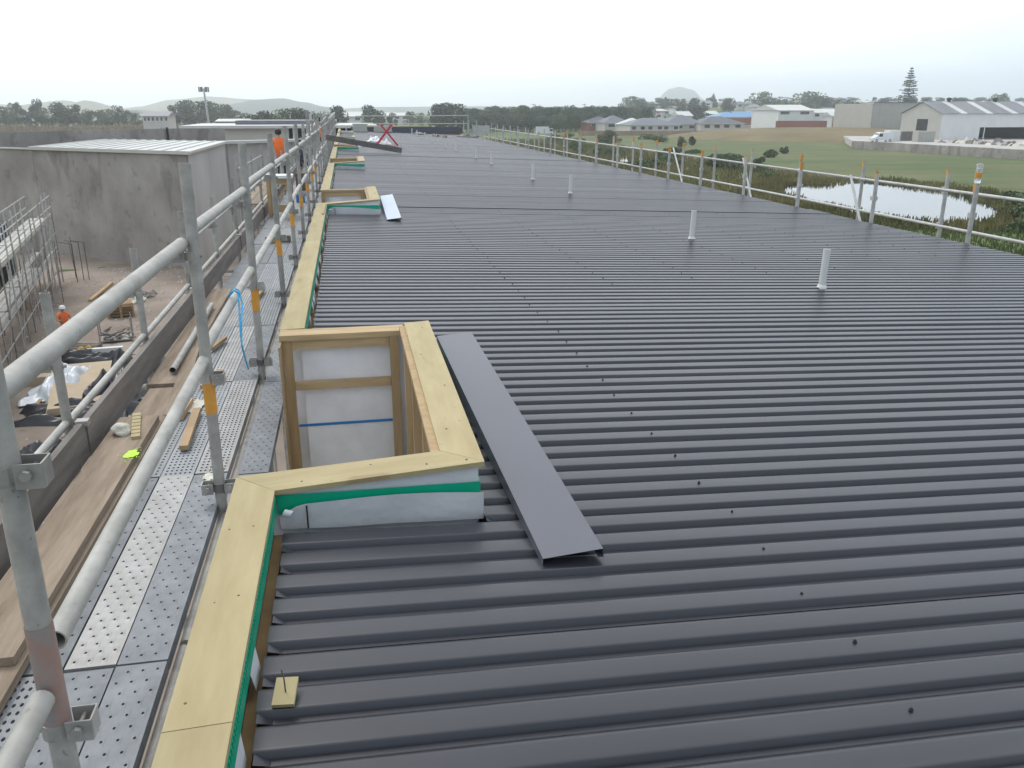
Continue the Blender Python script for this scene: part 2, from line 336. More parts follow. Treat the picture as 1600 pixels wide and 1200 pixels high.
# ------------------------------------------------------------------ the building whose roof we stand on
RS, RZ0, P, YR0 = -0.037, -1.55, 0.1522, 1.743
XE, YE = 8.86, 66.5
def rz(x): return RZ0 + RS * x
B = thing('building_under_construction', (4.2, 31, GZ), 'long building with dark ribbed steel roof and raw plywood parapet caps', 'building')
NP, NY0, NL = 10.35, 3.03, 2.55
NK = 6
notches = [NY0 + NP * k for k in range(NK)]
def capz(x): return -1.40 + 0.06 * min(1, max(0, (x + 0.43) / 0.87))
# walls
def wallseg(x0, x1, y0, y1, m=M['wrap'], top=-1.425, name='wall'):
    b = MB().box(x0, x1, y0, y1, GZ - 0.2, top)
    for v in b.v:
        if v.z > GZ: v.z = capz(v.x) - 0.022
    return b.build(name, m, B)
segs = []; y = -4.0
for n in notches: segs.append((y, n + 0.165)); y = n + NL
segs.append((y, YE))
for a, b_ in segs: wallseg(-0.49, -0.375, a, b_)
for n in notches:
    wallseg(-0.372, 0.44, n + 0.03, n + 0.163)                 # near return
    wallseg(0.32, 0.44, n + 0.166, n + NL - 0.12)             # inner side
    o = wallseg(-0.372, 0.44, n + NL - 0.117, n + NL - 0.003)      # far return
    for v in o.data.vertices:
        if v.co.z > 5: v.co.z = -1.45 - GZ
for (x0, x1, y0, y1) in ((-0.3, XE, YE, YE + 0.15), (XE - 0.25, XE - 0.1, -4, YE - .01), (-0.3, XE - .3, -4.2, -4.02)):
    MB().box(x0, x1, y0, y1, GZ - 0.2, -1.95).build('wall', M['wrap'], B)
for (y0, y1) in segs:   # timber plate and packers seen between the upstand and the sheet ends
    MB().box(-0.372, -0.335, y0, y1, -1.80, -1.602).build('fascia_board', M['plyedge'], B)
# roof sheets
prof = [(0.000, -0.0230), (0.020, -0.0230), (0.0300, -0.0034), (0.0325, -0.0012), (0.036, -0.0003), (0.041, 0.0),
        (0.108, 0.0), (0.114, -0.0006), (0.122, -0.0030), (0.1300, -0.0068), (0.1350, -0.0110), (0.1522, -0.0230)]
nrib = int((YE + 3.9 - 0) / P); ystart = YR0 - 0.134 - P * 36
PER = 5; rs = random.Random(3)
xstart = {}
sheet_count = 0
j = 0
while ystart + j * P < YE - PER * P:
    b = MB(); dz = rs.uniform(-.0035, .0035); s0 = ystart + j * P
    if abs(s0 - 14.4) < .4 or abs(s0 - 31.5) < .4: dz = 0.012
    xe = XE + rs.uniform(-.006, .006)
    for r in range(PER):
        yb = s0 + r * P
        innotch = any(yb + P > n + 0.0 and yb < n + NL + 0.02 for n in notches)
        x0 = (0.456 if innotch else -0.325) + rs.uniform(-.006, .006)
        xm = [x0, x0 + 1.0, 2.6 + rs.uniform(-.4, .4), 5.2, xe]
        vs = []; NX = len(xm)
        for (ya, za) in prof:
            for x in xm:
                xa = x0 + (0.045 if za < -.02 else 0.0) if x == x0 else x
                wob = .0009 * math.sin(x * 5 + j) if x != x0 else 0
                vs.append((xa, yb + ya, rz(xa) + za + dz + wob))
        b.add(vs, [(q * NX + i, q * NX + i + 1, (q + 1) * NX + i + 1, (q + 1) * NX + i) for q in range(len(prof) - 1) for i in range(NX - 1)])
        # pan end turned up towards the upstand
        zt = rz(x0) - .004 + dz; xp = x0 + .045; zp = rz(xp) - .023 + dz
        b.add([(xp, yb, zp), (xp, yb + .024, zp), (x0 + .004, yb + .036, zt), (x0 + .004, yb - .012, zt)], [(0, 1, 2, 3)])
    o = b.build('roof_sheet', M['roof'], B, smooth=True)
    # a raised fold at the lap to the next sheet
    j += PER
ROOF_END = ystart + j * P
MB().box(-.3, XE, ROOF_END, YE, -2.2, -1.60).build('roof_end_board', M['pineh'], B)
# far end upstand (dark flashing) with timber on top
MB().box(0.4, XE - .1, ROOF_END - .3, ROOF_END - .2, -1.72, -1.30).build('end_flashing', M['flash'], B)
MB().box(0.4, 6.3, ROOF_END - .32, ROOF_END - .15, -1.296, -1.24).build('end_cap_board', M['plyx'], B)
# eave gutter strip
MB().box(XE + .01, XE + .13, -4, ROOF_END, rz(XE) - .16, rz(XE) - .05).build('eave_gutter', M['flash'], B)
# screws on every second rib, one row per purlin
sm = MB().lathe((0, 0, 0), [(.007, 0), (.007, .002), (.0045, .003), (.0045, .007), (.003, .0085)], 8).mesh('roof_screw', M['dark'])
spots = []
for row in range(8):
    X = 1.48 + .995 * row
    k = 0
    while ystart + k * P < ROOF_END - 1:
        yb = ystart + k * P
        if k % 2 == 0 and yb > (0.3 if row == 0 else 7.2 + .35 * row):
            spots.append((X + rs.uniform(-.02, .02), yb + .078 + rs.uniform(-.012, .012)))
        k += 1
spots.sort(key=lambda q: q[0] ** 2 + q[1] ** 2)
vis = [q for q in spots if q[1] > 1.2]
for (x, y) in vis[:200]: inst('roof_screw', sm, (x, y, rz(x) + .0005), B)
b = MB()
for (x, y) in vis[200:]:
    b.lathe((x, y, rz(x)), [(.007, 0), (.0045, .007)], 5)
stuff(b.build('roof_screws', M['dark'], B))
# parapet cap boards
def cap(poly, m=M['ply'], name='cap_board', t=0.020):
    poly = signed(poly); b = MB().prism(poly, -t, 0)
    for v in b.v: v.z += capz(v.x)
    return b.build(name, m, B)
XO, XI, BX0, BX1 = -0.512, -0.350, 0.306, 0.468
def long_cap(y0, y1, mit0, mit1):
    L = y1 - y0; n = max(1, round(L / 4.6)); ys = [y0 + L * i / n for i in range(n + 1)]
    if y0 < 0: ys = [y0, 1.735, y1]
    for a, c in zip(ys, ys[1:]):
        g = 0.0015
        far_in = c - (0.17 if (c == y1 and mit1) else 0) - g
        cap([(XO, a + g), (XI, a + g), (XI, far_in), (XO, c - g)])
y = -4.0
for n in notches:
    long_cap(y, n + .17, False, True)
    # return with mitres at both ends, then the side leg
    cap([(XI, n), (BX1, n), (BX0, n + .166), (XO, n + .172)], M['plyx'])
    cap([(BX1, n + .002), (BX1, n + NL - .17), (BX0, n + NL - .17), (BX0, n + .169)])
    y = n + NL - .004
long_cap(y, YE - .5, False, False)
# screw heads in the caps
hm = MB().lathe((0, 0, 0), [(.0045, 0), (.0045, .0012)], 7).mesh('screw_head', M['rust'])
for n in notches[:2]:
    for i in range(9):
        yy = n - 2.6 + i * .47
        if yy < n - .2:
            for xx in (-.475, -.39): inst('screw_head', hm, (xx + rs.uniform(-.02, .02), yy + rs.uniform(-.06, .06), capz(xx) + .0004), B)
    for (xx, yy) in ((-.25, n + .05), (.02, n + .12), (.24, n + .05), (.40, n + .04), (.36, n + .4), (.42, n + 1.0), (.35, n + 1.6), (.41, n + 2.2), (-.44, n + .03), (-.40, n + .02)):
        inst('screw_head', hm, (xx, yy, capz(xx) + .0004), B)
# upstands: foil wrap, green tape
def wavy(x0, x1, y, zb, zt, m, name, amp=.006, n=24, seed=0, parent=B, thick=.0):
    b = MB(); vs = []; R = 4
    for i in range(n + 1):
        t = i / n; x = x0 + (x1 - x0) * t
        for k in range(R + 1):
            u = k / R; z = zb(x) * (1 - u) + zt(x) * u
            yy = y + amp * noise.noise(Vector((x * 5 + seed, z * 9, seed))) - (amp * 1.5 * (u - .5) if thick else 0)
            vs.append((x, yy, z))
    fs = [(i * (R + 1) + k, (i + 1) * (R + 1) + k, (i + 1) * (R + 1) + k + 1, i * (R + 1) + k + 1) for i in range(n) for k in range(R)]
    b.add(vs, fs); return b.build(name, m, parent, smooth=True)
for ki, n in enumerate(notches):
    wavy(XI + .004, .445, n + .022, lambda x: rz(x) - .03, lambda x: capz(x) - .021, M['foil'], 'foil_wrap', seed=ki)
    gt = lambda x: -1.422 - .012 * (x + .35) + .0
    wavy(XI + .002, .449, n + .012, lambda x: gt(x) - .082, gt, M['green'], 'green_tape', amp=.002, seed=ki + 9)
    lo = lambda x, s=ki: rz(x) - .028
    hi = lambda x, s=ki: gt(x) - .040 + .020 * math.sin((x + .35) * 3.2 + s * 1.3) - .03 * max(0, (x - .15)) - (.05 * max(0, 1 - (x + .35) / .10) ** 1.5)
    wavy(XI + .010, .462, n - .004, lo, hi, M['foil'], 'foil_wrap', amp=.008, seed=ki + 20, thick=1)
    if ki < 2:   # torn corner of the wrap curling forward
        b = MB(); vs = []
        for q in range(6):
            a = RAD(-80 + 34 * q); rr_ = .015 - .0008 * q
            for k2 in (0, 1): vs.append((XI + .016 + .030 * k2 + .004 * q, n - .022 - rr_ * math.cos(a) * .8, -1.478 - .010 * k2 + rr_ * math.sin(a)))
        b.add(vs, [(2 * q, 2 * q + 1, 2 * q + 3, 2 * q + 2) for q in range(5)]); b.build('wrap_curl', M['wrap'], B, smooth=True)
    # along the long run, beside the sheet ends
    a = -4.0 if ki == 0 else notches[ki - 1] + NL
    b = MB().box(-.358, -.3495, a, n - .002, -1.492, -1.4212); b.build('green_tape', M['green'], B)
    if ki < 3:
        bb = MB()
        for q in range(int((n - a) / .022)):
            yy = a + .02 + q * .022
            if yy < 1.0: continue
            bb.box(-.3494, -.3470, yy, yy + .010, -1.440, -1.4213)
        stuff(bb.build('tape_stitching', M['green'], B))
    vs = []; bb = MB(); N = max(6, int((n - a) / .12)); rr = random.Random(ki)
    for i in range(N):
        y0, y1 = a + (n - a) * i / N, a + (n - a) * (i + 1) / N
        bb = MB()
        if rr.random() < .35 and y1 > 0: bb.add([(-.356, y0, -1.485), (-.352, y1, -1.485), (-.338 + rr.uniform(-.006, .006), y1 - .02, -1.565), (-.343, y0 + .01, -1.57)], [(0, 1, 2, 3)]).build('foil_wrap', M['foil'], B)
    # right corner of the box
    MB().box(.4455, .452, n + .015, n + NL - .2, -1.515, -1.432).build('green_tape', M['green'], B)
    MB().box(.4415, .445, n + .03, n + NL - .2, -1.62, -1.37).build('foil_wrap', M['foil'], B)
    # dark felt-tip line on the front foil, as marked on site
    xx = -.235
    MB().box(xx - .003, xx + .003, n - .0165, n - .0145, rz(xx) - .02, -1.462).build('marker_line', M['dark'], B)
    # framing inside the recess: far side
    fy = n + NL - .118
    zb = -3.2
    MB().box(-.49, -.430, fy - .045, fy - .002, zb, -1.437).build('stud', M['pine'], B)
    MB().box(-.502, -.4905, fy - .20, fy - .02, zb, -1.437).build('stud', M['pine'], B)
    MB().box(.205, .262, fy - .075, fy - .002, zb, -1.437).build('stud', M['pine'], B)
    MB().box(-.428, .203, fy - .045, fy - .002, -1.500, -1.437).build('top_plate', M['pineh'], B)
    MB().box(-.505, .304, fy - .06, fy + .10, -1.4345, -1.398).build('top_plate', M['pineh'], B)
    MB().box(-.428, .203, fy - .040, fy - .002, -1.782, -1.727).build('nogging', M['pineh'], B)
    MB().box(-.428, .203, fy - .0045, fy - .0015, -2.055, -2.037).build('blue_tape', M['blue'], B)
    for q in (.45, 1.1, 1.75):
        MB().box(.272, .318, n + .17 + q, n + .215 + q, zb, -1.39).build('stud', M['pine'], B)
    MB().box(.27, .3185, n + .17, fy - .08, -1.388, -1.362).build('top_plate', M['pine'], B)
    MB().box(.310, .3185, n + .17, fy - .08, -2.055, -2.037).build('blue_tape', M['blue'], B)
    MB().box(-.5, .32, n + .165, fy, -3.3, -3.2).build('recess_floor', M['plyx'], B)
MB().box(-.39, -.365, notches[1] - 1.4, notches[1] - .02, -1.399, -1.375).build('batten', M['ply'], B)

# ------------------------------------------------------------------ vents, loose flashings, block
for i, y in enumerate((7.6, 11.0, 17.7, 21.5, 27.95, 31.35, 37.4, 41.35, 48.1, 52.3, 58.2, 62.6)):
    x = 4.66
    t = thing('vent_pipe', (x, y, rz(x)), 'white plastic vent pipe standing up through the dark ribbed roof', 'vent pipe', 'white vent pipes in a row on the roof')
    MB().tube((x, y, rz(x) - .05), (x + .012, y, rz(x) + .385), .036, 16, hollow=.004).build('pipe', M['pvc'], t, smooth=True)
    MB().lathe((x, y, rz(x) - .004), [(.050, -.02), (.050, .010), (.044, .018), (.040, .030), (.037, .031)], 16).build('collar', M['pvc'], t, smooth=True)
def flashing(corners, m, label, lip_r=.034):
    """corners near-left, near-right, far-right, far-left of the top face; the left lip reaches down to the roof"""
    nl, nr, fr, fl = [Vector(c) for c in corners]; t = .0012
    fr = fl + (nr - nl) * 1.02          # one flat sheet
    b = MB()
    def strip(a, b2, c2, d):
        n = (b2 - a).cross(d - a).normalized() * t
        b.add([a, b2, c2, d, a - n, b2 - n, c2 - n, d - n], [(0, 1, 2, 3), (7, 6, 5, 4), (0, 4, 5, 1), (1, 5, 6, 2), (2, 6, 7, 3), (3, 7, 4, 0)])
    strip(nl, nr, fr, fl)
    o = b.build('loose_flashing', m, org=(nl + fr) / 2); tag(o, label, 'flashing')
    down = lambda v, dx, d: Vector((v.x + dx, v.y, max(rz(v.x + dx) + .001, v.z - d)))
    b = MB(); strip(fl, nl, down(nl, -.002, .2), down(fl, -.004, .2)); b.build('folded_lip', m, o)
    b = MB(); a, c = down(nr, .003, lip_r), down(fr, .003, lip_r); strip(nr, fr, c, a); b.build('folded_lip', m, o)
    b = MB(); k = Vector((-.02, 0, .001)); strip(a, c, c + k, a + k); b.build('return_fold', m, o)
    return o
def rp(px, py, h): 
    p = at(px, py, Z=-1.57); return at(px, py, Z=rz(p.x) + h)
flashing([rp(849, 873, .03), rp(942, 857, .055), rp(728, 517, .11), rp(683, 525, .14)], M['flash'], 'long dark grey folded metal flashing lying beside the plywood box')
flashing([rp(605, 343, .02), rp(627, 340, .06), rp(610, 304, .16), rp(594, 306, .14)], M['flash2'], 'pale bluish metal flashing lying on the roof near timber box')
bx = at(447, 1090, Z=rz(-.2) + .0)
t = thing('timber_offcut', (bx.x, bx.y, rz(bx.x)), 'small yellow timber offcut with a bent nail on the roof', 'timber block')
Mx = Matrix.Translation((bx.x, bx.y, rz(bx.x) + .012)) @ Matrix.Rotation(RAD(-6), 4, 'Z') @ Matrix.Rotation(RAD(14), 4, 'X')
MB().box(-.030, .030, -.045, .045, 0, .012, Mx).build('block', M['ply'], t)
MB().path([Mx @ Vector((.002, -.005, .01)), Mx @ Vector((.0, .01, .05)), Mx @ Vector((-.006, .02, .075))], .0022).build('nail', M['rust'], t)
# ------------------------------------------------------------------ scaffold along the parapet side
DZ = -1.95
S = thing('scaffold', (-1.2, 20, GZ), 'grey tube scaffold with perforated steel deck beside the plywood parapet', 'scaffold')
r3 = random.Random(11)
TR = 0.028
XSI, XSO = -0.75, -1.70
inner = [1.78, 4.14, 6.42, 8.95] + [11.3 + 2.36 * i for i in range(24)]
inner = [-0.6] + [y for y in inner if y < 66]
outer = [0.8, 2.85, 4.96, 6.98, 9.05] + [11.1 + 2.07 * i for i in range(27)]
def standard(x, y, ztop, tape=None, lean=0.0, joint=None, r=TR, brackets=()):
    near = y < 26
    b = MB(); n = 14 if near else 7
    if joint is not None:
        b.tube((x + lean * (GZ - DZ), y, GZ), (x + lean * (joint - DZ), y, joint - .004), r * .86, n); b.tube((x + lean * (joint - DZ), y, joint), (x + lean * (ztop - DZ), y, ztop), r, n, hollow=.004)
    else:
        b.tube((x + lean * (GZ - DZ), y, GZ), (x + lean * (ztop - DZ), y, ztop), r, n, hollow=.004)
    st = b.build('standard', M['galv'], S, smooth=True)
    if tape:
        for (z0, z1, m) in tape:
            MB().tube((x + lean * (z0 - DZ), y, z0), (x + lean * (z1 - DZ), y, z1), r + .0018, n, hollow=.001).build('tape_sleeve', M[m], st, smooth=True)
    if near:
        for (z, side) in brackets:
            c = MB()
            # open steel cup: three thin plates forming a V pressing
            for (dx, dy) in ((side, 0),):
                c.box(x + dx * .028, x + dx * .085, y - .030, y - .026, z - .028, z + .028)
                c.box(x + dx * .028, x + dx * .085, y + .026, y + .030, z - .028, z + .028)
                c.box(x + dx * .082, x + dx * .086, y - .026, y + .026, z - .028, z + .028)
            c.tube((x, y, z - .02), (x, y, z + .02), r + .005, n, hollow=.0045)
            c.tube((x + side * .055, y - .044, z + .006), (x + side * .055, y + .044, z + .006), .006, 6); c.tube((x + side * .055, y - .046, z + .006), (x + side * .055, y - .034, z + .006), .012, 6)
            c.tube((x - side * (r + .004), y, z), (x - side * (r + .02), y, z), .011, 6)
            c.build('coupler', M['galv'], st)
    return st
for i, y in enumerate(inner):
    if y > 1 and y < 2.5:
        standard(XSI, y, -.18, tape=[(-1.36, -1.10, 'salmon')], joint=-1.62, brackets=[(-.73, 1), (-1.38, 1)], lean=.006, r=.028)
    else:
        standard(XSI, y, -.23 + r3.uniform(-.03, .03) if y > 7 else -.235, tape=[(-1.45, -1.27, 'orange')] if y > 3 and y < 22 else None, lean=.010 if y < 7 else r3.uniform(-.01, .01),
                 brackets=[(-1.27 - .0, 1), (-1.86, -1), (-1.86, 1), (-.66, -1)])
for i, y in enumerate(outer):
    standard(XSO, y, -1.02 + r3.uniform(-.03, .05), brackets=[(-1.83, 1), (-1.40, -1)], lean=r3.uniform(-.004, .008), r=.027)
def rail(x, y0, y1, z0, z1, r, m, name='guard_rail', x1=None):
    x1 = x if x1 is None else x1
    MB().tube((x, y0, z0), (x1, y1, z1), r, 16 if y0 < 26 else 7, hollow=.004).build(name, M[m], S, smooth=True)
ii = inner
for k in range(len(ii) - 1):
    y0, y1 = ii[k] + .045, ii[k + 1] - .045
    zt = -.60 if k <= 1 else -.55 + r3.uniform(-.012, .012)
    if k == 1: y0, y1 = ii[1] + .10, ii[2] - .02
    rail(XSI - .035 if k <= 1 else XSI, y0, y1, zt + .01, zt, .030 if k <= 1 else .028, 'galvw')
    zl = -1.20 if k == 1 else (-1.27 if k == 0 else -1.15 + r3.uniform(-.02, .02))
    rail(XSI, y0 - (.02 if k == 1 else 0), y1, zl, zl + (.03 if k == 1 else 0), .027, 'galvw')
for k in range(len(outer) - 1):
    y0, y1 = outer[k] + .035, outer[k + 1] - .035
    rail(XSO, y0, y1, -1.75 + r3.uniform(-.008, .008), -1.74, .0225, 'galvw')
    if k > 3 and k != 6: rail(XSO, y0, y1, -1.34, -1.33, .021, 'galvw')
for y in inner:
    if y > 1: rail_b = MB().tube((XSO, y + .05, DZ - .075), (XSI, y + .05, DZ - .075), .024, 10).build('transom', M['galv'], S, smooth=True)
# far steeper rails of the stair tower that climbs above the far end of the deck
rail(-.9, 20.5, 27, -.62, -.42, .026, 'galvw'); rail(-.75, 27, 36, -.42, -.30, .026, 'galvw')
for y in (24.0, 29.5, 38, 43, 47, 52, 57):
    MB().tube((-1.05, y, DZ), (-1.0, y, .05 - y * .004), .025, 7).build('standard', M['galv'], S, smooth=True)
for y in (38, 43, 47, 52):
    MB().tube((-1.05, y, -.35), (-1.0, y + 4.6, -.28), .024, 7).build('guard_rail', M['galvw'], S, smooth=True)
    MB().tube((-1.05, y, -.9), (-.6, y + 4.6, -.22), .024, 7).build('brace', M['galv'], S, smooth=True)
# deck planks with real perforations
def plank_mesh(name, W, L, nx, ny, hx, hy, m, stag=False, edge=.012):
    b = MB(); cw, cl = (W - 2 * edge) / nx, (L - 2 * edge) / ny
    for j in range(ny):
        for i in range(nx):
            x0, y0 = edge + i * cw, edge + j * cl
            cx, cy = x0 + cw / 2, y0 + cl / 2
            if stag and (i + j) % 2: 
                b.add([(x0, y0, 0), (x0 + cw, y0, 0), (x0 + cw, y0 + cl, 0), (x0, y0 + cl, 0)], [(0, 1, 2, 3)]); continue
            o = [(x0, y0), (x0 + cw, y0), (x0 + cw, y0 + cl), (x0, y0 + cl)]
            h = [(cx - hx, cy - hy), (cx + hx, cy - hy), (cx + hx, cy + hy), (cx - hx, cy + hy)]
            h8 = []
            vs = [(x, y, 0) for x, y in o]
            ring = [(cx + hx * math.cos(a), cy + hy * math.sin(a)) for a in [RAD(225 + 45 * k) for k in range(8)]]
            vs += [(x, y, 0.0015) for x, y in ring] + [(x, y, -.012) for x, y in ring]
            fs = [(0, 1, 6, 5, 4), (1, 2, 8, 7, 6), (2, 3, 10, 9, 8), (3, 0, 4, 11, 10)]
            fs += [(4 + k, 4 + (k + 1) % 8, 12 + (k + 1) % 8, 12 + k) for k in range(8)]
            b.add(vs, fs)
    e = edge
    b.add([(0, 0, 0), (W, 0, 0), (W, e, 0), (0, e, 0)], [(0, 1, 2, 3)]); b.add([(0, L - e, 0), (W, L - e, 0), (W, L, 0), (0, L, 0)], [(0, 1, 2, 3)])
    b.add([(0, e, 0), (e, e, 0), (e, L - e, 0), (0, L - e, 0)], [(0, 1, 2, 3)]); b.add([(W - e, e, 0), (W, e, 0), (W, L - e, 0), (W - e, L - e, 0)], [(0, 1, 2, 3)])
    b.add([(0, 0, 0), (W, 0, 0), (W, L, 0), (0, L, 0), (0, 0, -.05), (W, 0, -.05), (W, L, -.05), (0, L, -.05)], [(1, 0, 4, 5), (2, 1, 5, 6), (3, 2, 6, 7), (0, 3, 7, 4), (4, 7, 6, 5)])
    return b.mesh(name, m)
PL = 1.72
WP = .178
pm = {'a': plank_mesh('deck_plank', WP, PL - .014, 6, 32, .0055, .0075, M['plank_w'], True),
      'g': plank_mesh('deck_plank', WP, PL - .014, 6, 28, .0050, .0070, M['plank_g'], True),
      's': plank_mesh('deck_plank', WP, PL - .014, 6, 40, .0065, .011, M['plank_s']),
      'b': plank_mesh('deck_plank', WP, PL - .014, 6, 40, .0065, .011, M['plank_w'])}
cols = [-.945, -1.130, -1.315, -1.498]
order = {0: ['a', 'a', 'g'], 1: ['g', 'a', 's', 's'], 2: ['b', 's', 's', 's'], 3: ['s', 'b', 's', 's']}
pat = {(-1, 0): 'g', (-1, 1): 's', (0, 0): 'g', (0, 1): 'g', (1, 0): 'g', (1, 1): 'a', (2, 0): 'b', (2, 1): 's', (2, 2): 's', (3, 0): 'g', (3, 1): 'b', (4, 0): 's', (4, 1): 's'}
for j in range(-1, 37):
    yj = 2.815 + PL * (j - 1) + .007
    for ci, cx in enumerate(cols):
        kind = pat.get((j, ci)) or r3.choice('ggssb' if j > 2 else 'gs')
        if j > 20: kind = 'g'
        inst('deck_plank', pm[kind], (cx + r3.uniform(-.003, .003), yj, DZ + r3.uniform(-.004, .003)), S)
    inst('deck_plank', pm['g'], (-.713, yj, DZ - .02), S, sc=(.92, 1, 1))
for a in range(0, 17): MB().tube((-.742, -1 + 4 * a, DZ - .07), (-.742, 2.97 + 4 * a, DZ - .07), .026, 8).build('ledger', M['galv'], S, smooth=True)
# toe boards
ys = [-1.2, 2.4, 4.92, 8.75, 12.6, 16.4, 20.2, 24, 28, 32, 36, 40, 44, 48, 52, 56, 60, 64]
for a, c in zip(ys, ys[1:]):
    d = r3.uniform(-.008, .008)
    MB().bar((-1.60 + d, a + .01, DZ + .112), (-1.612 - d, c - .01, DZ + .112 + r3.uniform(-.008, .008)), .038, .215).build('toe_board', M['toe'], S)
    MB().box(-1.64, -1.57, c - .03, c + .03, DZ + .20, DZ + .232).build('toe_board_clip', M['galv'], S)

# ------------------------------------------------------------------ loose things on the deck
def simple(name, b, m, label, cat, group=None, smooth=False):
    o = b.build(name, m, smooth=smooth); return tag(o, label, cat, group)
t0 = DZ + .006
simple('timber_plank', MB().bar((-1.40, 2.82, t0 + .058), (-1.405, 5.35, t0 + .058), .235, .036, ), M['oldwood'], 'wide weathered timber plank lying on top along the scaffold toe board', 'plank')
simple('timber_plank', MB().bar((-1.375, 2.55, t0 + .019), (-1.38, 6.05, t0 + .019), .225, .036), M['oldwood'], 'lower timber plank under the wide weathered plank on the deck', 'plank')
simple('timber_plank', MB().bar((-1.43, 6.15, t0 + .019), (-1.46, 9.6, t0 + .019), .21, .036), M['oldwood'], 'brown timber plank further along deck beyond the white rag', 'plank')
simple('timber_plank', MB().bar((-1.23, 5.45, t0 + .022), (-1.36, 7.1, t0 + .03), .10, .04), M['oldwood'], 'narrow reddish timber length beside the loose steel tube', 'plank')
simple('steel_tube', MB().tube((-1.385, 6.35, t0 + .075), (-1.425, 8.6, t0 + .075), .026, 12, hollow=.004), M['galv'], 'loose grey steel tube lying on timber plank on deck', 'tube', smooth=True)
def stick(p, q, wd, ht, label, m='timber'):
    simple('timber_offcut', MB().bar(p, q, wd, ht), M[m], label, 'timber')
def dk(px, py, h=.02): return at(px, py, Z=t0 + h)
stick(dk(287, 700), dk(308, 640), .05, .03, 'narrow timber batten on perforated deck beside orange taped tube')
stick(dk(280, 652), dk(297, 626), .045, .04, 'short timber stick on the deck beside a white cement patch')
stick(dk(318, 605, .03), dk(345, 580, .03), .05, .03, 'short light timber stick crossing deck planks near blue rope')
stick(dk(330, 545, .03), dk(352, 528, .03), .035, .03, 'thin timber stick on deck under the guard rail')
stick(dk(395, 470, .03), dk(412, 452, .03), .04, .03, 'pale timber stick on deck by the far orange taped tube')
# rag, packers, lime marker paint, cement patch
c = at(190, 672, Z=t0 + .10); b = MB(); bm = bmesh.new(); bmesh.ops.create_icosphere(bm, subdivisions=3, radius=.055)
for v in bm.verts: v.co *= 1 + .45 * noise.noise(v.co * 22); v.co.z *= .8
b.add([v.co + c for v in bm.verts], [tuple(v.index for v in f.verts) for f in bm.faces]); bm.free()
simple('rag', b, M['rag'], 'crumpled dirty white rag beside the grey toe board', 'rag', smooth=True)
t = thing('packer_stack', dk(213, 680, .08), 'row of small yellow timber packers standing by toe board', 'packers')
p0, p1 = dk(212, 684, .085), dk(214, 646, .085)
for i in range(7):
    a = p0.lerp(p1, i / 7); e = p0.lerp(p1, (i + .82) / 7)
    MB().bar(a, e, .05, .018).build('packer', M['ply'], t)
def splat(c, rx, ry, m, name, label, cat, seed, n=26, drops=26):
    rr = random.Random(seed); b = MB(); z = c.z
    pts = []
    for i in range(n):
        a = 2 * math.pi * i / n; k = 1 + rr.uniform(-.25, .2); pts.append((c.x + rx * k * math.cos(a), c.y + ry * k * math.sin(a)))
    b.prism(pts, z, z + .003)
    for _ in range(drops):
        a = rr.uniform(0, 6.28); k = rr.uniform(1.0, 1.9); s = rr.uniform(.1, .25) * rx * .5
        b.prism([(c.x + rx * k * math.cos(a) + s * math.cos(q), c.y + ry * k * math.sin(a) + s * math.sin(q)) for q in (0, 1.57, 3.14, 4.71)], z, z + .002)
    simple(name, b, m, label, cat)
splat(at(205, 710, Z=t0 + .078), .035, .06, M['neon'], 'paint_splash', 'bright lime green paint splash on the timber plank', 'paint splash', 2)
splat(dk(306, 634, .002), .06, .14, M['rag'], 'cement_spill', 'pale cement spill on perforated deck behind orange taped tube', 'spill', 3)
splat(dk(328, 745, .002), .04, .05, M['rag'], 'cement_spill', 'small pale cement spill beside the parapet cap corner', 'spill', 5)
# blue rope over the lower rail
rx = XSI + .03
pts = [at(357, 462, X=rx - .05), at(361, 456, X=rx - .02), at(367, 454, X=rx), at(372, 458, X=rx + .015), at(374, 480, X=rx + .02), at(375, 510, X=rx + .03), at(378, 540, X=rx + .035), at(383, 560, X=rx + .03), at(388, 576, X=rx + .03)]
b = MB().path(pts, .0055, 6); b.path([p + Vector((.008 + .01 * math.sin(i * 1.9), .02, .004 * i)) for i, p in enumerate(pts[:-2])], .0045, 6)
simple('blue_rope', b, M['rope'], 'bright blue rope hanging over the lower guard rail', 'rope', smooth=True)
# timber crate-stool, boxes further along
sy, sx = 16.6, -1.28
t = thing('timber_stand', (sx, sy, DZ), 'open timber stand with a white top on scaffold deck', 'stand')
for dx in (-.2, .2):
    for dy in (-.16, .16):
        MB().box(sx + dx - .028, sx + dx + .028, sy + dy - .028, sy + dy + .028, DZ + .005, DZ + .72).build('leg', M['pine'], t)
for dz in (.15, .66):
    for dy in (-.16, .16): MB().box(sx - .17, sx + .17, sy + dy - .02, sy + dy + .02, DZ + dz - .05, DZ + dz + .05).build('rail', M['pineh'], t)
MB().box(sx - .25, sx + .25, sy - .22, sy + .22, DZ + .721, DZ + .775).build('top', M['hat'], t)
MB().bar((sx - .16, sy - .18, DZ + .2), (sx + .16, sy - .18, DZ + .62), .05, .03).build('brace', M['pine'], t)
simple('timber_block', MB().box(-1.30, -1.10, 13.2, 13.3, DZ + .006, DZ + .10), M['pine'], 'short thick timber block on deck before the timber stand', 'timber')
simple('timber_block', MB().box(-1.09, -.93, 13.25, 13.33, DZ + .006, DZ + .10), M['toe'], 'grey timber block on deck beside the thick timber block', 'timber')
t = thing('blue_bucket', (-1.05, 19.2, DZ), 'small dark blue box on scaffold deck behind the timber stand', 'box')
MB().box(-1.15, -.97, 19.1, 19.3, DZ + .006, DZ + .17).build('body', M['blue'], t); MB().box(-1.155, -.965, 19.095, 19.305, DZ + .171, DZ + .19).build('lid', M['navy'], t)
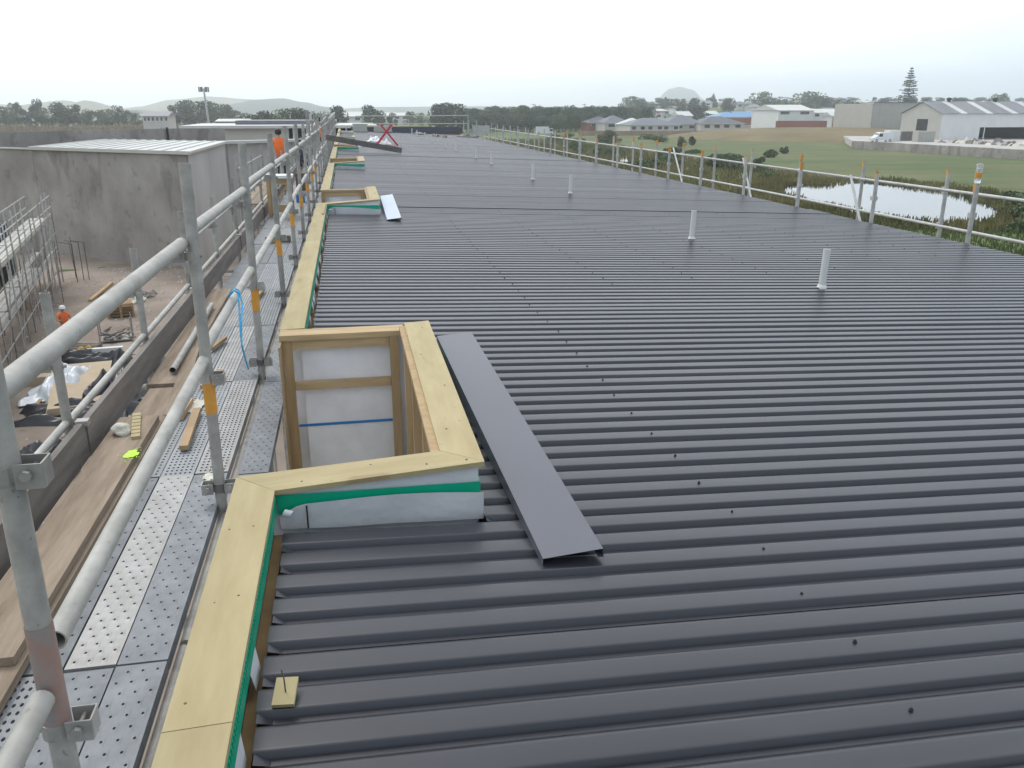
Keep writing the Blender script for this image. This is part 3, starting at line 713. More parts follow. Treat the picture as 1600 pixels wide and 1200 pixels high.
simple('timber_bin', MB().box(-1.30, -1.0, 22.0, 22.3, DZ + .006, DZ + .42), M['rust'], 'brown timber bin on far part of the scaffold deck', 'bin')

# ------------------------------------------------------------------ scaffold along the eave side
E = thing('edge_scaffold', (9.7, 38, GZ), 'pale tube edge-protection scaffold with orange taped post tops along the eave', 'scaffold')
Ys = [10.93, 13.37, 15.9, 18.4, 20.9, 23.2, 25.6, 28.0] + [30.45 + 2.44 * i for i in range(15)]
XA, XB = 8.99, 10.38
zT = -1.05
for i, y in enumerate([8.5] + Ys):
    for (x, tp) in ((XA, zT), (XB, zT + .02)):
        if y < 9 and x == XA: continue
        ln = r3.uniform(-.006, .006)
        st = MB().tube((x, y, GZ), (x + ln, y + r3.uniform(-.02, .02), tp + r3.uniform(-.02, .02)), .034, 12 if y < 30 else 7, hollow=.004).build('standard', M['galvr'], E, smooth=True)
        if y < 42: MB().tube((x + ln, y, tp - .115), (x + ln, y, tp + .022), .0372, 12, hollow=.001).build('tape_sleeve', M['orange'], st, smooth=True)
        if x == XB and y < 45:
            for z in (-1.365, -1.99): MB().box(x - .05, x + .02, y - .05, y + .05, z - .05, z + .05).build('coupler', M['galvr'], st)
        elif y < 45: MB().box(x - .035, x + .05, y - .045, y + .045, -1.52, -1.45).build('coupler', M['galvr'], st)
yy = [6.0, 10.95, 15.95, 20.95, 25.65, 30.5, 35.4, 40.2, 45.1, 50, 54.9, 59.8, 66]
for a, c in zip(yy, yy[1:]):
    for z in (-1.365, -1.99): MB().tube((XB - .045, a - .1, z + r3.uniform(-.01, .01)), (XB - .045, c + .1, z), .026, 10, hollow=.004).build('guard_rail', M['galvr'], E, smooth=True)
for (px, py, qx, qy) in ((1329, 274, 1345, 352), (1052, 231, 1067, 290), (1161, 247, 1174, 312)):
    MB().tube(at(px, py, X=9.5), at(qx, qy, X=9.35), .024, 8).build('brace', M['galvr'], E, smooth=True)
for i in range(14):
    MB().box(XA + .06, XB - .06, 7.5 + 4.2 * i, 7.5 + 4.2 * i + 4.17, -2.95, -2.90).build('deck_board', M['oldwood'], E)
# end frame at the far corner
for x in (8.4, 9.0, 9.4, 10.0): MB().tube((x, 66.9, GZ), (x, 66.9, -.85), .03, 8).build('standard', M['galvr'], E, smooth=True)
MB().tube((.8, 67.0, -.52), (9.4, 67.0, -.50), .028, 8).build('guard_rail', M['galvr'], E, smooth=True)
MB().tube((.8, 67.0, -1.08), (9.4, 67.0, -1.08), .028, 8).build('guard_rail', M['galvr'], E, smooth=True)
MB().tube((9.35, 67.0, GZ), (9.35, 67.0, -.40), .03, 8).build('standard', M['galvr'], E, smooth=True)
MB().box(9.05, 10.3, 62.5, 62.56, -1.75, -1.15).build('mesh_panel', M['galvr'], E)
# plastic bottle upside down on the near post
c = Vector((XA, 10.93, zT + .02))
t = thing('plastic_bottle', c, 'clear plastic bottle with orange label upturned on a scaffold post', 'bottle')
MB().lathe(c, [(.036, -.02), (.042, .0), (.046, .05), (.046, .19), (.044, .20), (.046, .215), (.046, .26), (.036, .275), (.0, .278)], 16).build('bottle', M['clear'], t, smooth=True)
MB().lathe(c, [(.0475, .075), (.0478, .08), (.0478, .15), (.0475, .155)], 16).build('label_band', M['orange'], t, smooth=True)

# ------------------------------------------------------------------ far roof clutter
t = thing('sawhorse', (1.8, 41, rz(1.8)), 'red steel folding trestle standing open on the far roof', 'trestle')
for y in (40.6, 41.4):
    a, c2 = Vector((1.40, y, rz(1.4) + .01)), Vector((2.36, y, rz(2.3) + .01))
    for (p, q) in ((a, Vector((2.13, y, rz(2.0) + .93))), (c2, Vector((1.60, y + .02, rz(1.8) + .93)))):
        MB().bar(p, q, .06, .045, up=(0, 1, 0)).build('leg', M['red'], t)
for x in (2.13, 1.60): MB().bar((x, 40.55, rz(2.5) + .93), (x, 41.45, rz(2.5) + .93), .05, .05).build('crossbar', M['red'], t)
for (x, z) in ((1.56, .22), (2.22, .22)): MB().bar((x, 40.6, rz(2.5) + z), (x, 41.4, rz(2.5) + z), .04, .04).build('crossbar', M['red'], t)
simple('scaffold_board', MB().bar((-.75, 33.5, -1.02), (2.05, 33.0, rz(2.0) + .12), .06, .20), M['toe'], 'grey scaffold board leaning from the parapet cap onto the roof', 'plank')
def crumple(name, c, sx, sy, sz, m, label, cat, seed, group=None, sub=44):
    b = MB(); vs = []; n = sub
    for j in range(n + 1):
        for i in range(n + 1):
            u, v = i / n * 2 - 1, j / n * 2 - 1
            k = 1 + .3 * noise.noise(Vector((u * 2 + seed, v * 2, seed)))
            e = max(0, 1 - max(abs(u), abs(v)) ** 3)
            z = sz * e * (.42 + .75 * noise.noise(Vector((u * 1.7 + seed, v * 1.7, 5 + seed))) + .22 * noise.noise(Vector((u * 4.5, v * 4.5, seed))) + .10 * abs(noise.noise(Vector((u * 9, v * 9, seed)))))
            vs.append((c[0] + sx * u * k, c[1] + sy * v * k, c[2] + z))
    fs = [(j * (n + 1) + i, j * (n + 1) + i + 1, (j + 1) * (n + 1) + i + 1, (j + 1) * (n + 1) + i) for j in range(n) for i in range(n)]
    b.add(vs, fs); return simple(name, b, m, label, cat, group, smooth=True)
for i, (px, py, sx, sy) in enumerate(((655, 210, .45, .7), (681, 213, .3, .5), (694, 214.5, .16, .4), (731, 214, .9, .5))):
    q = at(px, py, Z=-1.75); f = rz(q.x) / q.z; q = q * f
    crumple('offcut_sheet', (q.x, q.y, rz(q.x) + .02), sx, sy, .22, M['black'], ['black offcut of roofing underlay beside the far vent pipes', 'flat black scrap between two far vent pipes', 'small black scrap behind a vent pipe', 'long black scrap near the far corner frame of scaffold'][i], 'scrap', 3 + i)
for i, (px, py, sx, sy) in enumerate(((585, 221, .35, .6), (601, 226, .30, .4), (573, 229, .7, .4))):
    q = at(px, py, Z=-1.62); q = q * (rz(q.x) / q.z)
    crumple('plastic_wrap', (q.x, q.y, rz(q.x) + .02), sx, sy, .3 if i < 2 else .1, M['wrap'], ['white plastic wrap lying left of the red trestle', 'white plastic wrap lying under the red trestle', 'flat white plastic under the leaning scaffold board'][i], 'plastic wrap', 13 + i)
for i, (x0, x1, y, h) in enumerate(((.5, 1.6, 64.0, .55), (2.0, 3.4, 65.2, .42))):
    t = thing('timber_stack', ((x0 + x1) / 2, y, rz(x0)), ['stack of pale timber boards at far roof end', 'lower stack of pale timber beside the far dark upstand'][i], 'timber stack')
    for k in range(5):
        MB().box(x0 + r3.uniform(0, .1), x1 - r3.uniform(0, .1), y - .4, y + .4, rz(x0) + .01 + k * h / 5, rz(x0) + .005 + (k + 1) * h / 5).build('board', M['cream'], t)
# ------------------------------------------------------------------ people
def skin_obj(name, nodes, edges, m, parent, Mx, sub=1, root=0):
    me = bpy.data.meshes.new(name); me.from_pydata([Mx @ Vector(n[0]) for n in nodes], edges, []); me.update()
    o = bpy.data.objects.new(name, me); COL.objects.link(o); me.materials.append(m); o.parent = parent
    md = o.modifiers.new('skin', 'SKIN'); md.use_smooth_shade = True
    sc = Mx.to_scale().x
    for i, n in enumerate(nodes):
        sv = me.skin_vertices[0].data[i]; r = n[1]; r = (r, r) if not isinstance(r, tuple) else r
        sv.radius = (r[0] * sc, r[1] * sc); sv.use_root = (i == root)
    sb = o.modifiers.new('sub', 'SUBSURF'); sb.levels = sub; sb.render_levels = sub
    return o
def person(loc, face, height, label, pose, helmet=True, vest='vest'):
    t = thing('person', loc, label, 'person')
    Mx = Matrix.Rotation(face, 4, 'Z') @ Matrix.Scale(height / 1.75, 4)
    # joints: x right, y forward, z up
    b = pose.get('bend', 0.0); hipz = pose.get('hip', .92); fw = pose.get('fwd', 0)
    pel = Vector((0, 0, hipz)); up = Vector((0, math.sin(b), math.cos(b)))
    wai = pel + up * .16; che = pel + up * .36; nk0 = pel + up * .52; nk = pel + up * .58
    hd = nk + (up * .7 + Vector((0, .25, .7))).normalized() * .10; tp = hd + Vector((0, .01, .13))
    nodes = [(pel, (.15, .105)), (wai, (.135, .10)), (che, (.16, .11)), (nk0, (.085, .075)), (nk, (.055, .055)), (hd, (.078, .085)), (tp, (.07, .08)), (hd + Vector((0, .105, .02)), .018)]
    edges = [(0, 1), (1, 2), (2, 3), (3, 4), (4, 5), (5, 6), (5, 7)]
    vest_n = [(pel + up * .02, (.175, .13)), (wai, (.165, .125)), (che, (.19, .135)), (pel + up * .50, (.12, .09))]; vest_e = [(0, 1), (1, 2), (2, 3)]
    tr_n = [(pel + up * .06, (.165, .12)), (pel, (.165, .125))]; tr_e = [(0, 1)]
    sl = []
    for s, arm, leg in ((-1, pose.get('la'), pose.get('ll')), (1, pose.get('ra'), pose.get('rl'))):
        sh = pel + up * .50 + Vector((.175 * s, 0, 0))
        el = sh + Vector(arm[0]) if arm else sh + Vector((.06 * s, -.02, -.29)); wr = el + (Vector(arm[1]) if arm else Vector((.01 * s, .07, -.25)))
        k = len(nodes); d = (wr - el).normalized()
        nodes += [(sh, .065), (el, .046), (wr, .030), (wr + d * .07, (.038, .022))]; edges += [(2, k), (k, k + 1), (k + 1, k + 2), (k + 2, k + 3)]
        q = d.orthogonal().normalized(); h = wr + d * .07
        for f in range(4):
            i0 = len(nodes); o_ = q * (.022 * (f - 1.5)); L = (.065, .075, .07, .055)[f]
            nodes += [(h + o_ + d * .02, .010), (h + o_ + d * (.02 + L), .008)]; edges += [(k + 3, i0), (i0, i0 + 1)]
        i0 = len(nodes); nodes += [(wr + q * .04 + d * .045, .010), (wr + q * .055 + d * .085, .008)]; edges += [(k + 2, i0), (i0, i0 + 1)]
        i1 = len(vest_n); vest_n += [(sh, .078), (sh.lerp(el, .62), .062)]; vest_e += [(2, i1), (i1, i1 + 1)]
        hp = pel + Vector((.095 * s, 0, -.04))
        kn = hp + (Vector(leg[0]) if leg else Vector((.02 * s, .03, -.42))); an = kn + (Vector(leg[1]) if leg else Vector((0, -.04, -.40)))
        k = len(nodes); nodes += [(hp, .09), (kn, .058), (an, .042), (an + Vector((0, .05, -.045)), .042), (an + Vector((0, .17, -.055)), (.040, .028))]
        edges += [(0, k), (k, k + 1), (k + 1, k + 2), (k + 2, k + 3), (k + 3, k + 4)]
        i2 = len(tr_n); tr_n += [(hp, .105), (kn, .074), (an + Vector((0, 0, .02)), .062)]; tr_e += [(1, i2), (i2, i2 + 1), (i2 + 1, i2 + 2)]
    skin_obj('body', nodes, edges, M['skin'], t, Mx)
    skin_obj('vest', vest_n, vest_e, M[vest], t, Mx, root=1)
    skin_obj('trousers', tr_n, tr_e, M['navy'], t, Mx, root=1)
    hb = MB(); c = Vector(tp)
    if helmet:
        hb.lathe(c + Vector((0, 0, -.05)), [(.128, -.012), (.135, 0), (.125, .012), (.118, .05), (.085, .095), (.03, .115)], 14)
        hb.box(-.07, .07, .10, .17, c.z - .062, c.z - .05, Matrix.Translation((c.x, c.y, 0)))
    else:
        hb.lathe(c + Vector((0, -.02, -.08)), [(.088, -.04), (.104, 0), (.108, .06), (.09, .115), (.04, .145)], 12)
    for i, v in enumerate(hb.v): hb.v[i] = Mx @ v
    o = bpy.data.objects.new('helmet' if helmet else 'hair', hb.mesh('helmet', M['hat'] if helmet else M['hair'], smooth=True)); COL.objects.link(o); o.parent = t
    return t
person((-12.3, 37.6, yardz(-12.3, 37.6)), RAD(-150), 1.76, 'person in orange vest and white helmet standing on dirt yard', {'ra': ((.12, .12, -.24), (-.1, .2, .02)), 'la': ((-.10, .05, -.27), (.05, .2, -.1))})
# loading platform outside the toe board
LP = thing('loading_platform', (-2.35, 26, GZ), 'small timber loading platform outside the scaffold guard rail', 'platform')
for i in range(4): MB().box(-2.8 + .24 * i, -2.57 + .24 * i, 22.5, 29.5, -2.34, -2.30).build('board', M['oldwood'], LP)
for y in (22.6, 26, 29.4):
    MB().tube((-2.75, y, GZ), (-2.75, y, -1.1), .026, 8).build('standard', M['galv'], LP, smooth=True)
MB().tube((-2.75, 22.5, -1.45), (-2.75, 29.5, -1.45), .022, 8).build('guard_rail', M['galv'], LP, smooth=True)
person((-2.12, 28.6, -2.30), RAD(10), 1.66, 'person in orange vest with dark hair seen from behind on scaffold', {'la': ((-.09, .1, -.26), (.05, .2, -.05)), 'ra': ((.09, .1, -.26), (-.05, .2, -.05))}, helmet=False)
person((-1.02, 36.0, DZ), RAD(-12), 1.62, 'person in orange vest stooping on the far scaffold deck', {'bend': .25}, helmet=False)
person((-1.30, 29.5, DZ), RAD(40), 1.65, 'person in dark clothes crouching low on the scaffold deck', {'hip': .34, 'bend': .75, 'll': ((-.08, .36, .16), (0, -.22, -.38)), 'rl': ((.08, .36, .10), (0, -.22, -.32)), 'ra': ((.05, .2, -.2), (0, .2, -.08)), 'la': ((-.05, .2, -.2), (0, .2, -.08))}, helmet=False, vest='navy')

# ------------------------------------------------------------------ yard: concrete hall, factory behind, scaffolded block
ZA = -2.6
H = thing('concrete_hall', (-14, 64, GZ), 'tall raw grey precast concrete hall with a cream ribbed roof', 'building')
fp = [(-9.65, 55.2), (-9.75, 73.5), (-20.3, 80), (-21.2, 64.2)]
# precast panels, butt-jointed with recessed joints
def panels(p, q, n, z0, z1, m, parent, th=.2, gap=.008, jit=.004, seed=0):
    p, q = Vector((*p, 0)), Vector((*q, 0)); d = (q - p); L = d.length; d.normalize(); rr = random.Random(seed)
    nn = Vector((d.y, -d.x, 0))
    for i in range(n):
        a = p + d * (L * i / n + gap / 2); c = p + d * (L * (i + 1) / n - gap / 2); o = nn * rr.uniform(-jit, jit)
        ins = -nn * th
        b = MB().prism([(v.x, v.y) for v in (a + o, c + o, c + o + ins, a + o + ins)], z0, z1 + rr.uniform(-.01, .01)); b.build('wall_panel', m, parent)
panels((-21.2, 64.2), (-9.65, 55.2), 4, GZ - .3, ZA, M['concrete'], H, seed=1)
panels((-9.62, 55.4), (-9.75, 73.5), 4, GZ - .3, ZA - .01, M['conc2'], H, seed=2)  # paler concrete here paints this side's brighter lighting into the colour
# the same front carries on to the left, its top falling away
fa, fb = Vector((-21.22, 64.215, 0)), Vector((-36.0, 75.73, 0)); fd = (fb - fa).normalized(); fn = Vector((-fd.y, fd.x, 0))
for i in range(4):
    a, c = fa.lerp(fb, i / 4), fa.lerp(fb, (i + .995) / 4); fi = Vector((fd.y, -fd.x, 0)) * .2
    if fi.y < 0: fi = -fi
    MB().prism(signed([(a.x, a.y), (c.x, c.y), (c.x + fi.x, c.y + fi.y), (a.x + fi.x, a.y + fi.y)]), GZ - .3, ZA - .05 - .14 * i).build('wall_panel', M['concrete'], H)
    MB().bar((a.x, a.y, ZA + .0 - .14 * i), (c.x, c.y, ZA + .0 - .14 * i), .26, .09).build('barge_flashing', M['cream'], H)
b = MB()
ro = [(-9.5, 55.05), (-9.55, 73.4), (-20.2, 79.9), (-21.1, 64.1)]
# ribbed roof: each sheet a part
for i in range(12):
    t0_, t1_ = i / 12, (i + 1) / 12 - .004
    A = Vector((-21.25, 64.05, 0)).lerp(Vector((-9.45, 54.95, 0)), t0_); A2 = Vector((-21.25, 64.05, 0)).lerp(Vector((-9.45, 54.95, 0)), t1_)
    C = Vector((-20.3, 80, 0)).lerp(Vector((-9.55, 73.4, 0)), t0_); C2 = Vector((-20.3, 80, 0)).lerp(Vector((-9.55, 73.4, 0)), t1_)
    bb = MB().prism(signed([(A.x, A.y), (A2.x, A2.y), (C2.x, C2.y), (C.x, C.y)]), ZA + .03, ZA + .10)
    m_ = (A + A2) / 2; c_ = (C + C2) / 2
    bb.bar((A.x, A.y, ZA + .13), (C.x, C.y, ZA + .13), .12, .06)
    bb.build('roof_sheet', M['lroof'], H)
MB().bar((-21.3, 64.0, ZA + .06), (-9.4, 54.88, ZA + .06), .10, .2).build('barge_flashing', M['cream'], H)
MB().bar((-9.42, 55.0, ZA + .055), (-9.5, 73.4, ZA + .055), .08, .16).build('barge_flashing', M['cream'], H)
# rear parapet wall
RW = thing('rear_parapet_wall', (-18, 84, GZ), 'long dark concrete parapet wall behind the cream ribbed roof', 'wall')
for (p, q, zt, s) in (((-33, 70), (-24, 77), -1.75, 4), ((-24, 77), (-16.0, 84), -1.72, 5), ((-15.95, 84.05), (-11.2, 85.5), -1.72, 6)):
    panels(p, q, 2, GZ - .3, zt, M['concrete'], RW, seed=s)
MB().box(-16.06, -15.9, 83.7, 83.88, -3.2, -1.6).build('joint_post', M['dark'], RW)
# factory beyond with concrete front, cream fascia, dark window band
FC = thing('factory', (-2, 95, GZ), 'long low white factory with concrete front and dark window band', 'building')
panels((-9.7, 74.5), (1.5, 82), 5, GZ - .3, -2.75, M['conc2'], FC, seed=9)
MB().bar((-10.2, 74.1, -2.62), (1.6, 82.0, -2.62), .9, .22).build('fascia', M['lroof'], FC)
MB().box(-16.5, -6.0, 96, 110, GZ - .3, -1.98).build('wall', M['cream'], FC)
MB().box(-5.97, 3, 96.3, 110, GZ - .3, -1.98).build('wall', M['dark'], FC)
for i in range(6): MB().box(-5.6 + 1.4 * i, -5.45 + 1.4 * i, 96.1, 96.28, -4.5, -2.0).build('mullion', M['white'], FC)
MB().box(-17, 3.4, 95.4, 111, -1.97, -1.68).build('roof', M['lroof'], FC)
MB().box(-12, -1, 101, 110, -1.67, -1.25).build('roof_plant', M['groof'], FC)
MB().box(-4.1, -3.8, 104, 104.3, -1.24, -.55).build('flue', M['lroof'], FC)
# scaffolded block on the left
SB = thing('yard_scaffold', (-15, 41, GZ), 'multi-level scaffold of thin rusty tubes with grey boards by concrete wall', 'scaffold')
pa, pz = Vector((-11.6, 26, GZ)), Vector((-17.0, 53, GZ)); dd = (pz - pa).normalized(); nn = Vector((-dd.y, dd.x, 0))
if nn.x > 0: nn = -nn
LT = (pz - pa).length; k = 0; r4 = random.Random(5)
for i in range(16):
    p = pa + dd * (LT * i / 15)
    for off in (0, 1.25):
        q = p + nn * off; top = GZ + (5.5 if off == 0 else 4.9) + r4.uniform(-.15, .15)
        MB().tube((q.x, q.y, GZ), (q.x + r4.uniform(-.06, .06), q.y, top), .034, 7).build('standard', M['galv'] if r4.random() < .5 else M['galvr'], SB, smooth=True)
    MB().tube(p + Vector((0, 0, 3.75)), p + nn * 1.25 + Vector((0, 0, 3.75)), .024, 6).build('transom', M['galv'], SB)
for z in (1.0, 1.9, 2.9, 4.45, 5.05):
    for off in (0, 1.25):
        a, c = pa + nn * off + Vector((0, 0, z)), pz + nn * off + Vector((0, 0, z))
        MB().tube(a, c, .030, 7).build('ledger', M['galvw'] if z > 4 else M['galv'], SB, smooth=True)
for lvl, z in enumerate((1.85, 3.80)):
    for kk in range(5):
        for off in (.15, .42, .69, .96):
            a = pa + dd * (LT * kk / 5 + .05) + nn * (off + .12) + Vector((0, 0, z + r4.uniform(0, .03))); c = pa + dd * (LT * (kk + 1) / 5 - .05) + nn * (off + .12) + Vector((0, 0, z))
            MB().bar(a, c, .24, .04).build('deck_board', M['toe'] if r4.random() < .4 else M['plaster'], SB)
    MB().bar(pa + Vector((0, 0, z + .16)) + nn * .06, pz + Vector((0, 0, z + .16)) + nn * .06, .03, .2).build('toe_board', M['plaster'], SB)
for i in range(0, 15, 2):
    a = pa + dd * (LT * i / 15); c = pa + dd * (LT * (i + 2) / 15)
    if i < 14: MB().tube(a + Vector((0, 0, .1)), c + Vector((0, 0, 3.6)), .026, 6).build('brace', M['galv'], SB)
for i in range(7):  # loose reinforcing bars standing at the far end
    p = pz - dd * r4.uniform(-1.6, 9) + nn * r4.uniform(-.9, 1.2); h = r4.uniform(1.5, 3.8)
    MB().tube(p, p + Vector((r4.uniform(-.15, .15), r4.uniform(-.1, .1), h)), .017, 5).build('starter_bar', M['rust'], SB)
for i in range(3):
    p = pz + dd * (1.4 * r4.random() - .6) - nn * (.8 + .5 * i * .6)
    MB().path([p, p + Vector((0, 0, 2.3)), p + Vector((-.9, .6, 2.35))], .022, 5).build('starter_bar', M['rust'], SB)
BL = thing('block_wall_building', (-17, 38, GZ), 'half-built rendered block behind the rusty yard scaffold', 'building')
wa, wz = pa + nn * 2.2, pz + nn * 2.2
for i in range(8):
    a, c = wa.lerp(wz, i / 8), wa.lerp(wz, (i + .97) / 8); h = 3.1 if i % 3 else 2.4
    MB().prism([(a.x, a.y), (c.x, c.y), (c.x + nn.x * .25, c.y + nn.y * .25), (a.x + nn.x * .25, a.y + nn.y * .25)], GZ - .2, GZ + h).build('wall_panel', M['plaster'] if i % 2 else M['concrete'], BL)
    m_ = a.lerp(c, .5); MB().bar(a.lerp(c, .25) - nn * .04 + Vector((0, 0, 1.6)), a.lerp(c, .75) - nn * .04 + Vector((0, 0, 1.6)), .06, 1.0).build('window_opening', M['dark'], BL)
simple('site_container', MB().box(-20.6, -18.2, 46.5, 49.5, GZ, GZ + 4.0), M['navy'], 'dark navy site container behind the yard scaffold', 'container')

# yard clutter
def yd(px, py, h=0): 
    p = at(px, py, Z=GZ + .08); return Vector((p.x, p.y, yardz(p.x, p.y) + h))
def onyard(name, px, py, sx, sy, sz, rot, m, label, cat, h=0.0):
    c = yd(px, py, h); Mx = Matrix.Translation(c) @ Matrix.Rotation(RAD(rot), 4, 'Z')
    return simple(name, MB().box(-sx / 2, sx / 2, -sy / 2, sy / 2, -.03, sz, Mx), m, label, cat)
c = yd(140, 620)
t = thing('board_stack', c, 'stack of fawn building boards on timber bearers in the yard', 'board stack')
Mx = Matrix.Translation(c) @ Matrix.Rotation(RAD(14), 4, 'Z')
for k in range(3): MB().box(-1.1, 1.1, -2.0 + k * 1.9, -1.9 + k * 1.9, -.05, .14, Mx).build('bearer', M['pineh'], t)
for k in range(5): MB().box(-1.25 + .02 * k, 1.22, -2.1, 2.2 - .03 * k, .142 + .05 * k, .187 + .05 * k, Mx).build('board', M['ply2'], t)
c = yd(150, 585); Mx = Matrix.Translation(c) @ Matrix.Rotation(RAD(8), 4, 'Z')
simple('board_sheet', MB().box(-2.3, 2.2, -.75, .75, -.02, .30, Mx), M['ply2'], 'pale board pack lying crosswise behind the fawn stack', 'board')
crumple('plastic_sheet', yd(106, 602, .03), 1.0, 2.0, .8, M['sheetp'], 'pale blue-grey plastic sheet crumpled beside the fawn board stack', 'plastic sheet', 2)
crumple('black_polythene', yd(193, 612, .05), .95, 2.9, 1.5, M['black'], 'crumpled black polythene heaped along the fawn board stack', 'polythene', 4, sub=40)
crumple('black_polythene', yd(150, 648, .0), 2.4, .8, .8, M['black'], 'long strip of black polythene in front of the fawn stack', 'polythene', 7, sub=36)
crumple('black_polythene', yd(140, 562, .0), 1.6, .55, .6, M['black'], 'narrow black polythene strip behind the pale boards', 'polythene', 9)
crumple('black_polythene', yd(62, 735, .0), 1.1, 1.4, 1.1, M['black'], 'black polythene heap beneath the near scaffold rail', 'polythene', 15, sub=36)
def ystick(px, py, qx, qy, wd, ht, label, h=.06, m='timber'):
    simple('timber_length', MB().bar(yd(px, py, h), yd(qx, qy, h), wd, ht), M[m], label, 'timber')
ystick(58, 634, 83, 603, .12, .09, 'grey timber length lying left of plastic sheet')
ystick(72, 636, 92, 606, .14, .05, 'second grey timber length touching the plastic sheet')
ystick(75, 745, 82, 715, .10, .06, 'pale timber length lying on black polythene heap', .4)
ystick(88, 750, 98, 712, .12, .08, 'thick pale timber length beside the polythene heap', .35)
ystick(141, 471, 175, 445, .18, .12, 'long pale timber beam lying on dirt near the pallets')
ystick(150, 500, 172, 488, .15, .1, 'short timber beam lying beside the pallet stack')
ystick(225, 570, 262, 540, .2, .1, 'brown timber length lying near toe board shadow')
ystick(100, 558, 190, 548, .25, .07, 'long flat tan timber behind the black polythene strip')
onyard('white_pipe', 165, 552, 1.4, .22, .16, 6, M['hat'], 'white pipe length lying on tan timber', 'pipe', .08)
crumple('yellow_strap', yd(133, 553, .05), .45, .35, .3, M['yellow'], 'small heap of yellow strapping on the tan timber', 'strap', 31)
def pallet_stack(px, py, n, rot, label, m='timber'):
    c = yd(px, py); t = thing('pallet_stack', c, label, 'pallets'); Mx = Matrix.Translation(c) @ Matrix.Rotation(RAD(rot), 4, 'Z')
    for k in range(n):
        for x in (-.55, 0, .55): MB().box(x - .05, x + .05, -.5, .5, k * .14 + (0 if k else -.05), k * .14 + .1, Mx).build('bearer', M[m], t)
        for y in (-.45, -.22, 0, .22, .45): MB().box(-.6, .6, y - .06, y + .06, k * .14 + .102, k * .14 + .124, Mx).build('slat', M[m], t)
pallet_stack(188, 492, 5, 20, 'tall stack of pale pallets standing on the dirt yard')
pallet_stack(130, 550, 2, -10, 'low pair of grey pallets behind the black polythene strip', 'toe')
pallet_stack(178, 478, 3, 0, 'shorter pallet stack behind the tall stack of pallets')
c = yd(183, 530); t = thing('stillage', c, 'open steel stillage cage holding dark scrap on the dirt', 'stillage'); Mx = Matrix.Translation(c) @ Matrix.Rotation(RAD(12), 4, 'Z')
for x in (-.65, .65):
    for y in (-.5, .5): MB().tube(Mx @ Vector((x, y, -.05)), Mx @ Vector((x, y, 1.1)), .03, 6).build('post', M['galv'], t)
MB().box(-.64, .64, -.49, .49, .08, .14, Mx).build('base', M['galv'], t)
b = MB(); 
for i in range(24):
    a = Mx @ Vector((random.uniform(-.55, .55), random.uniform(-.4, .4), .16 + .01 * i)); b.bar(a, a + Vector((random.uniform(-.4, .4), random.uniform(-.4, .4), random.uniform(0, .15))), .1, .05)
b.build('scrap', M['toe'], t)
for i, (px, py) in enumerate(((272, 398), (285, 392), (300, 404), (262, 410), (205, 470), (222, 462))):
    crumple('rubble_heap', yd(px, py, 0), .7, .8, .5, M['rag'] if i % 2 == 0 else M['toe'], ['pale rubble heap at foot of concrete hall', 'dark rubble heap at foot of concrete hall', 'pale rubble heap near scaffold at concrete hall corner', 'dark rubble mound before the concrete hall', 'pale rubble scrap near the pallet stacks', 'dark rubble scrap near the pallet stacks'][i], 'rubble', 40 + i)
# small stones across the yard
b = MB(); r5 = random.Random(8)
for i in range(1500):
    x, y = r5.uniform(-20, -4), r5.uniform(18, 57); s = r5.uniform(.03, .12); z = yardz(x, y)
    b.add([(x - s, y, z - .01), (x, y - s, z - .01), (x + s, y + s * .3, z - .01), (x, y + s, z - .01), (x + s * .2, y, z + s * .7)], [(0, 1, 4), (1, 2, 4), (2, 3, 4), (3, 0, 4)])
stuff(tag(b.build('yard_stones', M['conc2'], org=(0, 0, 0)), 'small stones scattered over the brown dirt yard', 'stones'))
# ------------------------------------------------------------------ vegetation
def leaf_quads(b, c, rr, n, size, rnd, flat=1.0):
    for _ in range(n):
        while True:
            p = Vector((rnd.uniform(-1, 1), rnd.uniform(-1, 1), rnd.uniform(-1, 1)))
            if p.length <= 1: break
        p = p.normalized() * (p.length ** .45)
        q = Vector(c) + Vector((p.x * rr, p.y * rr, p.z * rr * flat))
        a = Vector((rnd.gauss(0, 1), rnd.gauss(0, 1), rnd.gauss(0, 1))).normalized(); e = a.orthogonal().normalized(); f = a.cross(e)
        s = size * rnd.uniform(.6, 1.3)
        b.add([q - e * s, q + f * s * .7, q + e * s, q - f * s * .7], [(0, 1, 2, 3)])
def tree_meshes(seed, h, spread, n=900, size=.38, trunk=.3, lowcrown=.25, mat_leaf='leaf', nclump=16):
    rnd = random.Random(seed); t = MB(); c = MB()
    t.tube((0, 0, 0), (rnd.uniform(-.3, .3), rnd.uniform(-.3, .3), h * .55), h * .028, 7, r2=h * .014)
    for i in range(nclump):
        a = rnd.uniform(0, 6.28); u = rnd.random(); z = h * (lowcrown + (1 - lowcrown) * (.12 + .80 * u)); prof = math.sin(math.pi * (.18 + .74 * u)) ** .7
        rad = spread * prof * rnd.uniform(.25, .85); p = Vector((rad * math.cos(a), rad * math.sin(a), z)); cr = spread * rnd.uniform(.26, .46)
        if z + cr * .8 > h: p.z = h - cr * .8
        t.tube((0, 0, h * (.22 + .3 * u)), p, h * .010, 5, r2=h * .003)
        leaf_quads(c, p, cr, n // nclump, size, rnd, .8)
    return t.mesh('trunk', M['bark']), c.mesh('crown', M[mat_leaf])
TV = [tree_meshes(s, 10, sp, nn_, .34, mat_leaf=ml, lowcrown=lc, nclump=nc) for s, sp, ml, lc, nn_, nc in ((1, 4.6, 'leaf', .12, 1500, 18), (2, 5.2, 'leafd', .10, 1700, 20), (3, 3.8, 'leafd', .08, 1300, 14), (4, 5.8, 'leaf', .16, 1800, 22), (5, 4.2, 'leafd', .15, 1400, 16))]
